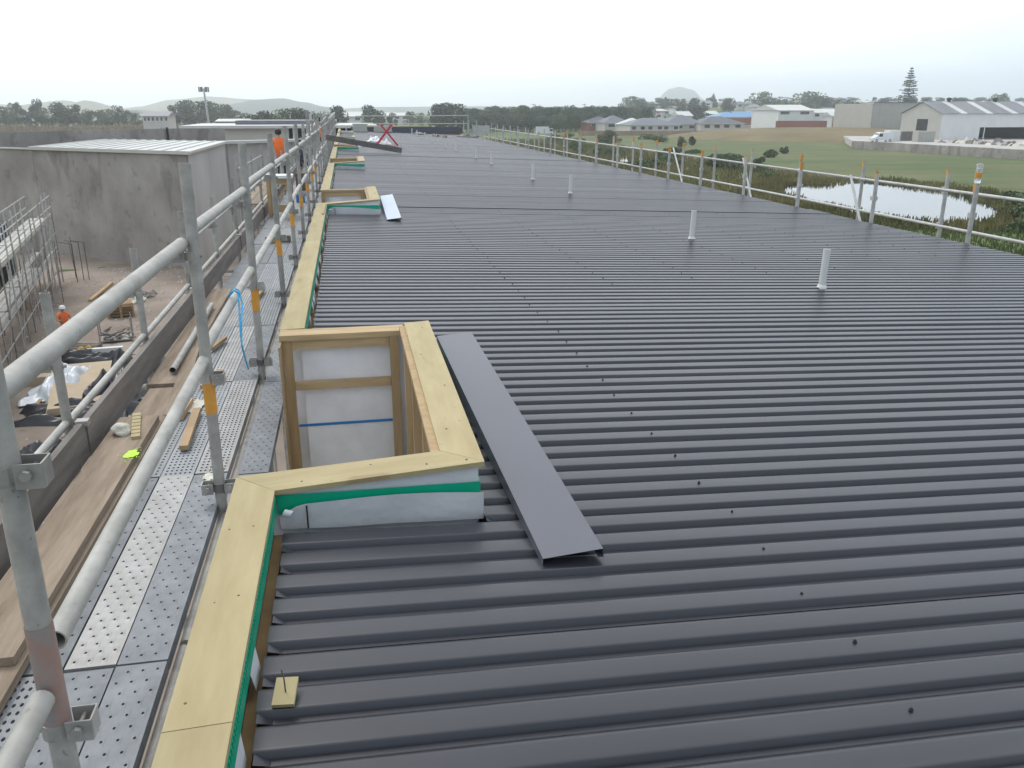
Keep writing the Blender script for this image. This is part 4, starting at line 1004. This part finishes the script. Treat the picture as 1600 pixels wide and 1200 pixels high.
def tree(x, y, h, v, label, group, wide=1.0, name='tree', z=GZ):
    t = thing(name, (x, y, z), label, 'tree', group); s = h / 10
    tm, cm = TV[v]; a = random.uniform(0, 6.28)
    for nme, me in (('trunk', tm), ('crown', cm)):
        o = inst(nme, me, (x, y, z), t, rot=(0, 0, a), sc=(s * wide, s * wide, s))
    return t
def treepx(px, ptop, Y, v, label, group, wide=1.0):
    p = at(px, ptop, Y=Y); h = p.z - GZ; tree(p.x, Y, h, v, label, group, wide)
gL = 'row of dark trees beyond the concrete hall'
for (px, tp, Y, v, wd) in ((-25, 166, 465, 1, 1), (5, 166, 475, 3, 1), (22, 160, 465, 0, .8), (36, 170, 455, 2, 1), (52, 162, 465, 2, .9), (57, 154, 495, 4, .55), (72, 168, 475, 3, 1), (88, 160, 455, 1, .95), (103, 168, 465, 2, .9), (120, 163, 455, 3, .9), (140, 172, 465, 0, 1), (155, 172, 475, 1, 1), (172, 170, 465, 3, .9), (182, 164, 465, 2, .75), (196, 172, 475, 0, .9), (210, 176, 465, 1, .9)):
    treepx(px, tp, Y, v, 'dark bushy tree in the row left of the mast beyond concrete hall', gL, wd)
g2 = 'tall dark grove behind the mast'
for (px, tp, Y, v, wd) in ((268, 164, 465, 2, .8), (284, 158, 470, 1, .95), (300, 156, 465, 3, 1), (318, 157, 475, 1, 1), (336, 160, 465, 3, 1), (352, 163, 470, 1, .9), (366, 172, 475, 0, 1), (380, 176, 465, 2, 1)):
    treepx(px, tp, Y, v, 'tall dark tree in the dense grove behind the mast', g2, wd)
g3 = 'trees above the white factory roof'
for (px, tp, Y, v, wd) in ((395, 178, 290, 0, 1), (412, 173, 300, 1, 1), (428, 178, 300, 3, 1), (445, 170, 310, 3, .9), (460, 168, 300, 1, 1), (476, 172, 300, 0, 1), (490, 176, 300, 2, 1), (505, 178, 310, 1, 1), (526, 165, 360, 1, .9), (575, 164, 380, 1, .85), (590, 172, 400, 0, 1), (612, 176, 420, 2, 1), (640, 174, 480, 0, 1), (660, 176, 480, 3, 1)):
    treepx(px, tp, Y, v, 'rounded tree in line above the white factory roof and far scaffold end', g3, wd)
g4 = 'squared dark trees at the far roof end'
for (px, tp, Y, v, wd) in ((684, 162, 380, 1, .9), (692, 160, 385, 2, 1.1), (702, 161, 380, 1, 1), (712, 162, 385, 3, .9)):
    treepx(px, tp, Y, v, 'very dark blocky tree behind far right roof corner', g4, wd)
g5 = 'green tree belt behind the field'
r6 = random.Random(12)
for i in range(46):
    px = 725 + i * 6.4 + r6.uniform(-3, 3); tp = 166 + r6.uniform(-2, 5) + (2 if px < 760 else 0); Y = 420 + r6.uniform(-40, 60)
    treepx(px, tp, Y, r6.randrange(5), 'green tree in the continuous belt across the field', g5, r6.uniform(.85, 1.15))
for i in range(26):
    px = 728 + i * 7.2 + r6.uniform(-3, 3); tp = 181 + r6.uniform(-3, 4); Y = 385 + r6.uniform(-15, 15)
    treepx(px, tp, Y, r6.randrange(5), 'low bushy tree along the front of the green belt', 'low bushy trees along the belt front', 1.5)
treepx(985, 150, 640, 3, 'large hazy tree rising above the belt left of the island mount', None, 1.2)
treepx(998, 155, 640, 1, 'hazy spreading tree beside the large tree above the belt', None, 1.1)
g6 = 'trees among the town houses'
for i in range(105):
    px = 1000 + i * 5.9 + r6.uniform(-5, 5); Y = r6.uniform(540, 900); p = at(px, 152 + r6.uniform(-1, 8), Y=Y); z0 = risez(p.x, Y) - .2
    tree(p.x, Y, min(13, max(4.5, p.z - z0)), r6.randrange(5), 'tree standing among the distant town houses', g6, r6.uniform(.9, 1.4), z=z0)
for (px, tp, Y, v, wd, lb) in ((1198, 143, 620, 3, 1.3, 'umbrella shaped tree above the town left of the sheds'), (1255, 143, 600, 3, 1.5, 'wide dark tree above the small cream shed'), (1275, 148, 600, 1, 1.2, 'second wide dark tree beside the cream shed tree'),
        (1295, 152, 590, 1, 1.1, 'round tree at the right of the wide dark trees'), (1335, 160, 420, 1, 1.1, 'dense dark tree behind the brick fence'), (1348, 162, 425, 1, 1.0, 'dense dark tree beside the beige block'), (1086, 163, 480, 1, 1.1, 'dark tree behind the hip roofed houses'), (1100, 164, 470, 2, 1.1, 'second dark tree behind the hip roofed houses'), (1565, 146, 560, 0, 1.0, 'round tree above the grey shed roof')):
    treepx(px, tp, Y, v, lb, None, wd)
# tall whorled conifer
def norfolk(px, ptop, pbase, Y, label):
    p = at(px, ptop, Y=Y); z0 = GZ; h = p.z - z0; t = thing('norfolk_pine', (p.x, Y, z0), label, 'tree'); rn = random.Random(4)
    MB().tube((p.x, Y, z0), (p.x, Y, p.z), .38, 8, r2=.05).build('trunk', M['bark'], t)
    c = MB(); n = 24
    for k in range(n):
        u = k / (n - 1); z = z0 + h * (.12 + .86 * u) + rn.uniform(-.25, .25); L = (1 - u) ** .8 * 9.0 * rn.uniform(.8, 1.1) + .35; m_ = 9 if u < .8 else 6
        for q in range(m_):
            a = 2 * math.pi * (q + rn.random() * .6) / m_; d = Vector((math.cos(a), math.sin(a), 0)); l = L * rn.uniform(.55, 1.12)
            tip = Vector((p.x, Y, z)) + d * l + Vector((0, 0, rn.uniform(.02, .22) * l))
            c.tube((p.x, Y, z), tip, .06, 4, r2=.02)
            for w_ in range(5):
                cc = Vector((p.x, Y, z)).lerp(tip, .25 + .18 * w_); leaf_quads(c, cc + Vector((0, 0, .12)), .5 * (1.25 - .14 * w_), 6, .34, rn, .45)
    c.build('crown', M['leafd'], t)
norfolk(1425, 106, 162, 420, 'tall tiered conifer rising behind the grey shed roof')
for (px, tp, lb) in ((1115, 147, 'small tiered conifer on the town skyline'), (1040, 152, 'tiny tiered conifer right of the island mount')): norfolk(px, tp, 165, 700, lb)
# reeds, scrub and grass (uncountable)
def blades(name, m, n, region, hmin, hmax, wd, label, cat, seed, keep=lambda x, y: True, zf=lambda x, y: GZ):
    rn = random.Random(seed); vs = []; fs = []; made = 0; tries = 0
    while made < n and tries < n * 6:
        tries += 1; x, y = region(rn)
        if not keep(x, y): continue
        cl = noise.noise(Vector((x * .12, y * .12, seed)))
        h = rn.uniform(hmin, hmax) * (1 + .8 * cl); a = rn.uniform(0, 3.14); dx, dy = math.cos(a) * wd, math.sin(a) * wd; z = zf(x, y); lx, ly = rn.uniform(-.3, .3) * h, rn.uniform(-.3, .3) * h
        k = len(vs); vs += [(x - dx, y - dy, z - .05), (x + dx, y + dy, z - .05), (x + dx * .4 + lx, y + dy * .4 + ly, z + h), (x - dx * .3 + lx, y - dy * .3 + ly, z + h * .9)]; fs.append((k, k + 1, k + 2, k + 3)); made += 1
    b = MB(); b.v = [Vector(v) for v in vs]; b.f = fs
    return stuff(tag(b.build(name, m, org=(0, 0, 0)), label, cat))
wet = lambda x, y: not inpoly(x, y, POND) and not inpoly(x, y, POND2)
def near_pond(x, y, d):
    return min(math.hypot(x - a, y - c) for a, c in POND[::3]) < d
blades('dry_reeds', M['reed'], 24000, lambda r: (lambda Y: (r.uniform(-.46, -.16) * Y, Y))(r.uniform(235, 450)), 1.2, 2.6, .35, 'pale dry reed bed between concrete hall and dark trees', 'reeds', 3)
blades('scrub_grass', M['scrub'], 30000, lambda r: (lambda Y: (r.uniform(.14, .60) * Y, Y))(r.uniform(62, 280)), .3, .9, .10, 'rough olive scrub grass between the eave and the lawn', 'scrub', 4, lambda x, y: wet(x, y) and not (x > 66 + (y - 108) * .02 and y > 60 and y < 380 and x > 70))
blades('pond_reeds', M['scrub'], 9000, lambda r: (r.uniform(40, 86), r.uniform(60, 118)), .4, .8, .09, 'dark reeds fringing the pale pond', 'reeds', 5, lambda x, y: wet(x, y) and near_pond(x, y, 5.5))
blades('eave_grass', M['grass'], 16000, lambda r: (lambda Y: (r.uniform(.5, 1.15) * Y, Y))(r.uniform(36, 70)), .15, .4, .06, 'green grass on the near side of the pond', 'grass', 7, lambda x, y: wet(x, y) and x < 70)
def bush(px, py, w_, h, label, group, v=None, m='leaf'):
    p = at(px, py, Z=GZ); rn = random.Random(int(px * 7 + py)); b = MB()
    for i in range(7):
        a = rn.uniform(0, 6.28); rr = w_ * .5 * rn.random(); leaf_quads(b, (p.x + rr * math.cos(a), p.y + rr * math.sin(a), GZ + h * rn.uniform(.12, .62)), w_ * .32, 150, .10 + .022 * w_, rn, min(1.2, h / w_))
    tr = MB()
    t = thing('shrub', (p.x, p.y, GZ), label, 'shrub', group)
    for i in range(4): 
        a = i * 1.6; tr.tube((p.x, p.y, GZ - .05), (p.x + .3 * w_ * math.cos(a), p.y + .3 * w_ * math.sin(a), GZ + h * .6), .05, 5, r2=.02)
    b.build('foliage', M[m], t); tr.build('stem', M['bark'], t)
gb = 'low shrubs scattered over the rough field'
r7 = random.Random(21)
for (px, py, w_, h) in ((955, 222, 5, 4.2), (945, 226, 4, 3), (1063, 230, 2.4, 3.4), (1082, 228, 1.8, 3.2), (1225, 240, 1.5, 1.8), (1012, 218, 5, 2), (1030, 222, 4, 2.2), (985, 240, 4, 1.6), (1120, 250, 5, 1.4), (1150, 258, 5, 1.6), (1205, 246, 2.6, 1.8), (900, 232, 5, 2.4), (870, 222, 5, 2.5), (1000, 262, 3.5, 1.6), (1040, 256, 4, 1.7)):
    bush(px, py, w_, h, 'dark shrub standing in the rough field beyond the edge scaffold', gb)
for i in range(30):
    px = r7.uniform(880, 1230); py = 205 + (px - 850) * .13 + r7.uniform(2, 32); bush(px, py, r7.uniform(1.5, 4), r7.uniform(.7, 1.8), 'small olive shrub in the rough grass by the pond', 'small olive shrubs', m='leaf')
for (px, py, w_, h) in ((1600, 345, 3.6, 1.5), (1606, 330, 4, 1.8), (1594, 318, 3, 1.3), (1604, 362, 3, 1.1)):
    bush(px, py, w_, h, 'dense dark shrub at the pond end', 'dense dark shrubs at the pond end')

# ------------------------------------------------------------------ background buildings, right
def house(px0, px1, py_eave, py_ridge, py_base, Y, depth, wall, roof, label, group=None, hip=True, wins=3, zbase=None, name='house'):
    a = at(px0, py_eave, Y=Y); c = at(px1, py_eave, Y=Y); zr = at(px0, py_ridge, Y=Y).z; ze = a.z
    z0 = GZ if zbase is None else zbase
    x0, x1, y0, y1 = a.x, c.x, Y, Y + depth; ov = .5
    t = thing(name, ((x0 + x1) / 2, Y + depth / 2, z0), label, 'house' if name == 'house' else 'shed', group)
    MB().box(x0, x1, y0, y1, z0 - .2, ze).build('wall', M[wall], t)
    ins = min(depth / 2, (x1 - x0) / 2.2) if hip else 0.0; ym = (y0 + y1) / 2
    b = MB(); e = ze + .02
    b.add([(x0 - ov, y0 - ov, e), (x1 + ov, y0 - ov, e), (x1 + ov, y1 + ov, e), (x0 - ov, y1 + ov, e), (x0 + ins - (0 if hip else ov), ym, zr), (x1 - ins + (0 if hip else ov), ym, zr)], [(0, 1, 5, 4), (1, 2, 5), (2, 3, 4, 5), (3, 0, 4), (0, 3, 2, 1)])
    b.build('roof', M[roof], t)
    MB().box(x0 - ov - .05, x1 + ov + .05, y0 - ov - .12, y0 - ov, e - .16, e - .02).build('gutter', M['white'], t)
    for i in range(wins):
        cx = x0 + (x1 - x0) * (i + .5 + r7.uniform(-.15, .15)) / wins; ww = (x1 - x0) / wins * .25
        f = MB().box(cx - ww - .08, cx + ww + .08, y0 - .06, y0 - .004, ze - 1.75, ze - .45).build('window', M['white'], t)
        MB().box(cx - ww, cx + ww, y0 - .09, y0 - .064, ze - 1.67, ze - .53).build('pane', M['glass'], f)
    return t
gh = None
house(919, 962, 191.5, 182, 206, 372, 12, 'brick', 'tile', 'low hip roofed brick house at the left end of the row')
house(945, 985, 192, 180.5, 207, 358, 14, 'hwall', 'tile', 'grey hip roofed house second in the row', wins=2)
house(976, 1012, 195, 184.5, 208, 340, 12, 'hwall', 'lroof', 'house with a pale white roof in the row', wins=2)
house(985, 1062, 195.5, 184.5, 211, 325, 15, 'hwall', 'tile', 'long dark roofed house with many windows in the row', wins=6)
house(1040, 1105, 194, 179.5, 211, 335, 16, 'hwall', 'tile', 'large dark hip roofed house in the middle of row', wins=4)
house(1095, 1162, 193, 182, 210, 330, 14, 'hwall', 'tile', 'dark roofed house beside the blue roof', wins=4)
house(1120, 1166, 183, 175, 196, 420, 14, 'hwall', 'blueroof', 'house frame under bright blue roof wrap', wins=2)
house(1152, 1192, 182.5, 174, 196, 425, 14, 'hwall', 'blueroof', 'second house under bright blue roof wrap with gable', wins=2, hip=False)
house(1062, 1082, 181, 174, 190, 430, 12, 'white', 'lroof', 'small white gabled house behind the row', hip=False, wins=1)
# paling fence before the houses, brick fences
pf = thing('paling_fence', at(1040, 206, Y=318), 'long pale timber paling fence before the hip roofed houses', 'fence')
xs0, xs1 = at(905, 200, Y=322).x, at(1168, 200, Y=312).x
for i in range(40):
    xa = xs0 + (xs1 - xs0) * i / 40; xb = xs0 + (xs1 - xs0) * (i + .985) / 40; ya = 322 - 10 * i / 40
    MB().box(xa, xb, ya, ya + .1, GZ - .1, GZ + 1.75).build('fence_panel', M['fence'], pf)
    MB().box(xa - .1, xa + .1, ya - .1, ya - .01, GZ - .1, GZ + 1.9).build('post', M['fence'], pf)
def fencewall(p, q, h, n, m, label, z0=GZ, name='brick_fence', th=.2):
    p, q = Vector(p), Vector(q); t = thing(name, ((p.x + q.x) / 2, (p.y + q.y) / 2, z0), label, 'fence')
    for i in range(n):
        a, c = p.lerp(q, i / n), p.lerp(q, (i + .985) / n); d = (c - a).normalized(); k = Vector((-d.y, d.x, 0)) * th
        MB().prism(signed([(a.x, a.y), (c.x, c.y), (c.x + k.x, c.y + k.y), (a.x + k.x, a.y + k.y)]), z0 - .2, z0 + h).build('fence_panel', m, t)
A = at(1212, 196, Y=345); C = at(1292, 196, Y=345); fencewall((A.x, 345, 0), (C.x, 345, 0), 3.3, 8, M['brick'], 'red brown fence in front of the small cream shed', GZ + 1.6)
A = at(1300, 194, Y=340); C = at(1372, 194, Y=330); fencewall((A.x, 340, 0), (C.x, 330, 0), 3.6, 8, M['brick'], 'taller red brown fence left of the beige block', GZ + 2.4)
A = at(1130, 190, Y=400); C = at(1182, 190, Y=400); fencewall((A.x, 400, 0), (C.x, 400, 0), 3.0, 6, M['brick'], 'red fence in front of the blue wrapped roofs', GZ + 2.5)
house(1217, 1272, 172.5, 163.5, 190, 362, 26, 'white', 'lroof', 'small cream gabled shed with open bay doors', hip=False, wins=2, name='shed')
house(1272, 1312, 176, 170, 190, 366, 12, 'white', 'lroof', 'low white lean-to shed joined to the cream shed', hip=False, wins=3, name='shed')
house(1300, 1340, 181, 175, 192, 352, 8, 'white', 'lroof', 'long low white roofed shed behind the brick fence', hip=False, wins=1, name='shed')
# distant town
rt = random.Random(31)
for i in range(80):
    px = 1005 + i * 7.6 + rt.uniform(-6, 6); w_ = rt.uniform(12, 24); Y = rt.uniform(520, 820); q = at(px, 165, Y=Y); z0 = risez(q.x, Y); hh = rt.uniform(2.8, 5.2)
    ev = at(px, 165, Y=Y); dzp = (z0 + hh - ev.z); evp = 165 - dzp * F_PX * math.cos(PITCH) / (Y * math.cos(YAW) + q.x * math.sin(YAW))
    house(px, px + w_, evp, evp - rt.uniform(3, 5) * 560 / Y, evp + 8, Y, 12, rt.choice(('hwall', 'white', 'beige')), rt.choice(('tile', 'rtile', 'groof', 'lroof', 'lroof')), 'small distant town house among trees', 'distant town houses', hip=rt.random() < .6, wins=2, zbase=z0 - .3)
# retaining wall and depot yard
Pw, Qw = Vector((128.8, 204, 0)), Vector((134.2, 150, 0))
DZY = GZ + 1.65
RWl = thing('retaining_wall', (131, 170, GZ), 'grey concrete retaining wall along the edge of the depot yard', 'wall')
dq = (Qw - Pw)
for i in range(26):
    a, c = Pw + dq * (i / 18), Pw + dq * ((i + .985) / 18)
    MB().prism(signed([(a.x, a.y), (c.x, c.y), (c.x + .3, c.y + .03), (a.x + .3, a.y + .03)]), GZ - .2, DZY + .28 + .02 * (i % 3)).build('wall_panel', M['concrete'], RWl)
p_ = signed([(129.3, 203.5), (134.6, 150), (138, 115), (330, 115), (330, 300), (160, 260)])
structure(MB().prism(p_, GZ - .1, DZY).build('depot_yard', M['conc2'], org=(0, 0, 0)))
W = thing('warehouse', (185, 230, DZY), 'white metal warehouse with grey gabled roof and dark bay door', 'building')
WY = 214.0
c0 = at(1473, 178, Y=WY); xW0 = c0.x; zE = c0.z; xW1 = xW0 + 62; WYB = at(1410, 178, X=xW0).y; zRg = at(1445, 159.5, X=xW0).z; ym = (WY + WYB) / 2
sd0, sd1 = at(1538, 205, Y=WY).x, at(1600, 205, Y=WY).x + 1; zD = at(1540, 199, Y=WY).z
n = 30
for i in range(n):   # ribbed wall sheets of the long side, cut round the bay door
    xa, xb = xW0 + (xW1 - xW0) * i / n, xW0 + (xW1 - xW0) * (i + .99) / n
    zlo = zD if (xb > sd0 and xa < sd1) else DZY - .1
    MB().box(xa, xb, WY, WY + .12, zlo, zE).build('wall_sheet', M['white'], W)
MB().box(sd0 - 12, xW1, WY + 14, WY + 14.1, DZY, zD + .1).build('bay_back', M['dark'], W)
MB().box(sd0 - 12, xW1, WY + .2, WY + 14, zD + .11, zD + .2).build('bay_ceiling', M['dark'], W)
MB().box(sd0 - .25, sd0, WY - .15, WY - .01, DZY, zD).build('door_jamb', M['white'], W); MB().box(sd0 - .25, sd1, WY - .3, WY - .01, zD + .01, zD + .35).build('door_head', M['white'], W)
b = MB(); b.add([(xW0 - .02, WY, DZY - .1), (xW0 - .02, WYB, DZY - .1), (xW0 - .02, WYB, zE), (xW0 - .02, ym, zRg), (xW0 - .02, WY, zE), (xW0 + .1, WY + .14, DZY - .1), (xW0 + .1, WYB, DZY - .1), (xW0 + .1, WYB, zE), (xW0 + .1, ym, zRg), (xW0 + .1, WY + .14, zE)], [(4, 3, 2, 1, 0), (5, 6, 7, 8, 9), (0, 5, 9, 4), (4, 9, 8, 3), (3, 8, 7, 2), (2, 7, 6, 1)])
b.build('gable_wall', M['beige'], W)
dy0, dy1 = at(1450, 190, X=xW0).y, at(1433, 190, X=xW0).y; dz0, dz1 = at(1442, 204, X=xW0).z, at(1442, 186, X=xW0).z
MB().box(xW0 - .08, xW0 - .024, min(dy0, dy1), max(dy0, dy1), dz0, dz1).build('door', M['dark'], W)
for i in range(31):
    xa, xb = xW0 - .4 + (xW1 - xW0) * i / 31, xW0 - .4 + (xW1 - xW0) * (i + .985) / 31
    m_ = M['lroof'] if i % 4 == 3 else M['groof']
    for (ya, za, yb, zb) in ((WY - .4, zE + .03, ym, zRg + .1), (ym + .01, zRg + .1, WYB + .4, zE + .03)):
        MB().add([(xa, ya, za), (xb, ya, za), (xb, yb, zb), (xa, yb, zb), (xa, ya, za + .08), (xb, ya, za + .08), (xb, yb, zb + .08), (xa, yb, zb + .08)], [(3, 2, 1, 0), (4, 5, 6, 7), (0, 1, 5, 4), (1, 2, 6, 5), (2, 3, 7, 6), (3, 0, 4, 7)]).build('roof_sheet', m_, W)
for k in (8, 23, 38): MB().lathe((xW0 + k, ym, zRg + .1), [(.5, -.2), (.5, .5), (.75, .6), (.7, .95), (.2, 1.15)], 10).build('roof_vent', M['dark'], W)
BB = thing('beige_block', (185, 285, GZ), 'plain beige flat roofed block behind the white warehouse', 'building')
a, c = at(1366, 161, Y=285), at(1452, 161, Y=285)
for i in range(9): MB().box(a.x + (c.x - a.x) * i / 9, a.x + (c.x - a.x) * (i + .99) / 9, 285, 285.2, GZ - .1, a.z).build('wall_panel', M['beige'], BB)
MB().box(a.x - .2, c.x, 285.21, 310, GZ - .1, a.z - .2).build('body', M['beige'], BB); MB().box(a.x - .3, c.x, 284.8, 285.0, a.z + .01, a.z + .3).build('coping', M['groof'], BB)
# van and depot clutter
vp = at(1378, 212, Y=203.6); vx, vy = vp.x, 203.6
V = thing('van', (vx, vy, DZY), 'white van parked behind the grey retaining wall', 'van')
vb = MB(); prof_v = [(-2.9, .35), (-2.95, 1.0), (-2.1, 1.25), (-1.45, 2.15), (-.9, 2.35), (2.8, 2.4), (2.95, 2.2), (2.95, .35)]
vs = [(vx + x, vy - .95, DZY + z) for x, z in prof_v] + [(vx + x, vy + .95, DZY + z) for x, z in prof_v]; nv = len(prof_v)
vb.add(vs, [tuple(range(nv)), tuple(range(nv, 2 * nv))[::-1]] + [(i, i + nv, (i + 1) % nv + nv, (i + 1) % nv) for i in range(nv)]); vb.build('body', M['paintw'], V)
MB().add([(vx - 2.02, vy - .85, DZY + 1.31), (vx - 2.02, vy + .85, DZY + 1.31), (vx - 1.5, vy + .82, DZY + 2.12), (vx - 1.5, vy - .82, DZY + 2.12)], [(3, 2, 1, 0)]).build('windscreen', M['glass'], V)
MB().box(vx - 1.35, vx - .35, vy - .975, vy - .953, DZY + 1.3, DZY + 2.05).build('side_window', M['glass'], V)
for x in (-1.9, 1.9):
    for y in (-.98, .80): 
        w_ = MB().tube((vx + x, vy + y, DZY + .36), (vx + x, vy + y + .18, DZY + .36), .36, 14).build('wheel', M['tyre'], V); MB().tube((vx + x, vy + y - .015, DZY + .36), (vx + x, vy + y - .002, DZY + .36), .2, 12).build('rim', M['paintw'], w_)
for y in (-.7, .7): MB().box(vx - 2.97, vx - 2.93, vy + y - .15, vy + y + .15, DZY + .85, DZY + 1.0).build('headlight', M['clear'], V)
for i, (px0, px1, ptop, Y, m_, lb, cat) in enumerate(((1391, 1408, 203.5, 206, 'white', 'white box container beside the parked van', 'container'), (1436, 1462, 205, 200, 'beige', 'pale grey container before the warehouse gable', 'container'), (1410, 1435, 205.5, 208, 'toe', 'dark open shed between two pale containers', 'shed'))):
    a, c = at(px0, ptop, Y=Y), at(px1, ptop, Y=Y)
    t = thing('container', ((a.x + c.x) / 2, Y, DZY), lb, cat); MB().box(a.x, c.x, Y, Y + 2.4, DZY, a.z).build('body', M[m_], t)
    for q in range(5): xx = a.x + (c.x - a.x) * (q + .5) / 5; MB().box(xx - .05, xx + .05, Y - .06, Y - .003, DZY, a.z - .05).build('rib', M[m_], t)
for i in range(12):
    px = 1478 + i * 10.5; q = at(px, 222, Y=196 - i * 2); 
    crumple('scrap_pile', (q.x, 196 - i * 2, DZY - .03), 1.8, 1.6, r7.uniform(.8, 2.2), M[('toe', 'conc2', 'rust', 'rag')[i % 4]], 'heap of mixed scrap in the depot yard before warehouse', 'scrap', 60 + i, 'scrap heaps in the depot yard', sub=14)
# ------------------------------------------------------------------ mast, far-left sheds, poles
mp_ = at(318, 138, Y=240); ms = thing('cell_mast', (mp_.x, 240, GZ), 'slim grey telecom mast with a cluster of antennas', 'mast')
MB().tube((mp_.x + .6, 240, GZ), (mp_.x, 240, mp_.z), .34, 10, r2=.2).build('pole', M['galvr'], ms, smooth=True)
for i in range(6):
    a = i * math.pi / 3 + .3; x, y = mp_.x + 1.15 * math.cos(a), 240 + 1.15 * math.sin(a)
    MB().box(x - .16, x + .16, y - .1, y + .1, mp_.z - .9, mp_.z + .35).build('antenna', M['toe'], ms)
    MB().tube((mp_.x, 240, mp_.z - .3), (x, y, mp_.z - .3), .05, 5).build('arm', M['galv'], ms)
house(222, 262, 181, 174, 192, 330, 14, 'hwall', 'groof', 'wide pale office building between the tree rows', hip=False, wins=6)
house(340, 385, 189.5, 186, 195, 200, 10, 'plaster', 'lroof', 'low shed roof peeping over bank below the mast', hip=False, wins=2, name='shed')
house(536, 566, 182, 174.5, 190, 400, 20, 'white', 'lroof', 'white gabled shed beyond far end of the scaffold', hip=False, wins=2, name='shed')
house(590, 640, 181, 176, 190, 520, 14, 'hwall', 'lroof', 'pale roofed sheds on the far field edge', hip=False, wins=4, name='shed')
for (px, tp, Y) in ((807, 178, 330), (834, 172, 360), (913, 172, 380), (1005, 170, 380)):
    p = at(px, tp - 10, Y=Y); t = thing('power_pole', (p.x, Y, GZ), 'slender grey power pole standing along the tree belt', 'pole', 'power poles along the tree belt')
    MB().tube((p.x, Y, GZ), (p.x, Y, p.z), .16, 7, r2=.1).build('pole', M['bark'], t); MB().box(p.x - 1, p.x + 1, Y - .06, Y + .06, p.z - .5, p.z - .35).build('crossarm', M['bark'], t)
cp = at(848, 193, Y=330)
t = thing('parked_truck', (cp.x, 330, GZ), 'small white truck parked at the edge of the field', 'truck')
MB().box(cp.x - 2.6, cp.x + 2.2, 329, 331, GZ + .7, GZ + 3.2).build('box_body', M['paintw'], t); MB().box(cp.x + 2.25, cp.x + 4.0, 329.1, 330.9, GZ + .6, GZ + 2.5).build('cab', M['paintw'], t)
MB().box(cp.x + 2.6, cp.x + 3.8, 329.05, 329.09, GZ + 1.5, GZ + 2.3).build('window', M['glass'], t)
for x in (-1.8, 3.2): MB().tube((cp.x + x, 328.95, GZ + .45), (cp.x + x, 329.25, GZ + .45), .45, 12).build('wheel', M['tyre'], t)
# ------------------------------------------------------------------ haze
hz = MB().box(-2300, 2100, -60, 3600, GZ - 1.2, 105)
ho = hz.build('haze', None, org=(0, 0, 0)); ho['kind'] = 'stuff'; tag(ho, 'thin pale haze over the whole distance', 'haze')
hm_ = bpy.data.materials.new('haze_air'); hm_.use_nodes = True; n = hm_.node_tree; n.nodes.remove(n.nodes['Principled BSDF'])
pv = n.nodes.new('ShaderNodeVolumePrincipled'); pv.inputs['Color'].default_value = (.93, .96, 1.0, 1); pv.inputs['Density'].default_value = 0.00046; pv.inputs['Anisotropy'].default_value = 0.85
n.links.new(pv.outputs['Volume'], n.nodes['Material Output'].inputs['Volume'])
ho.data.materials.append(hm_)
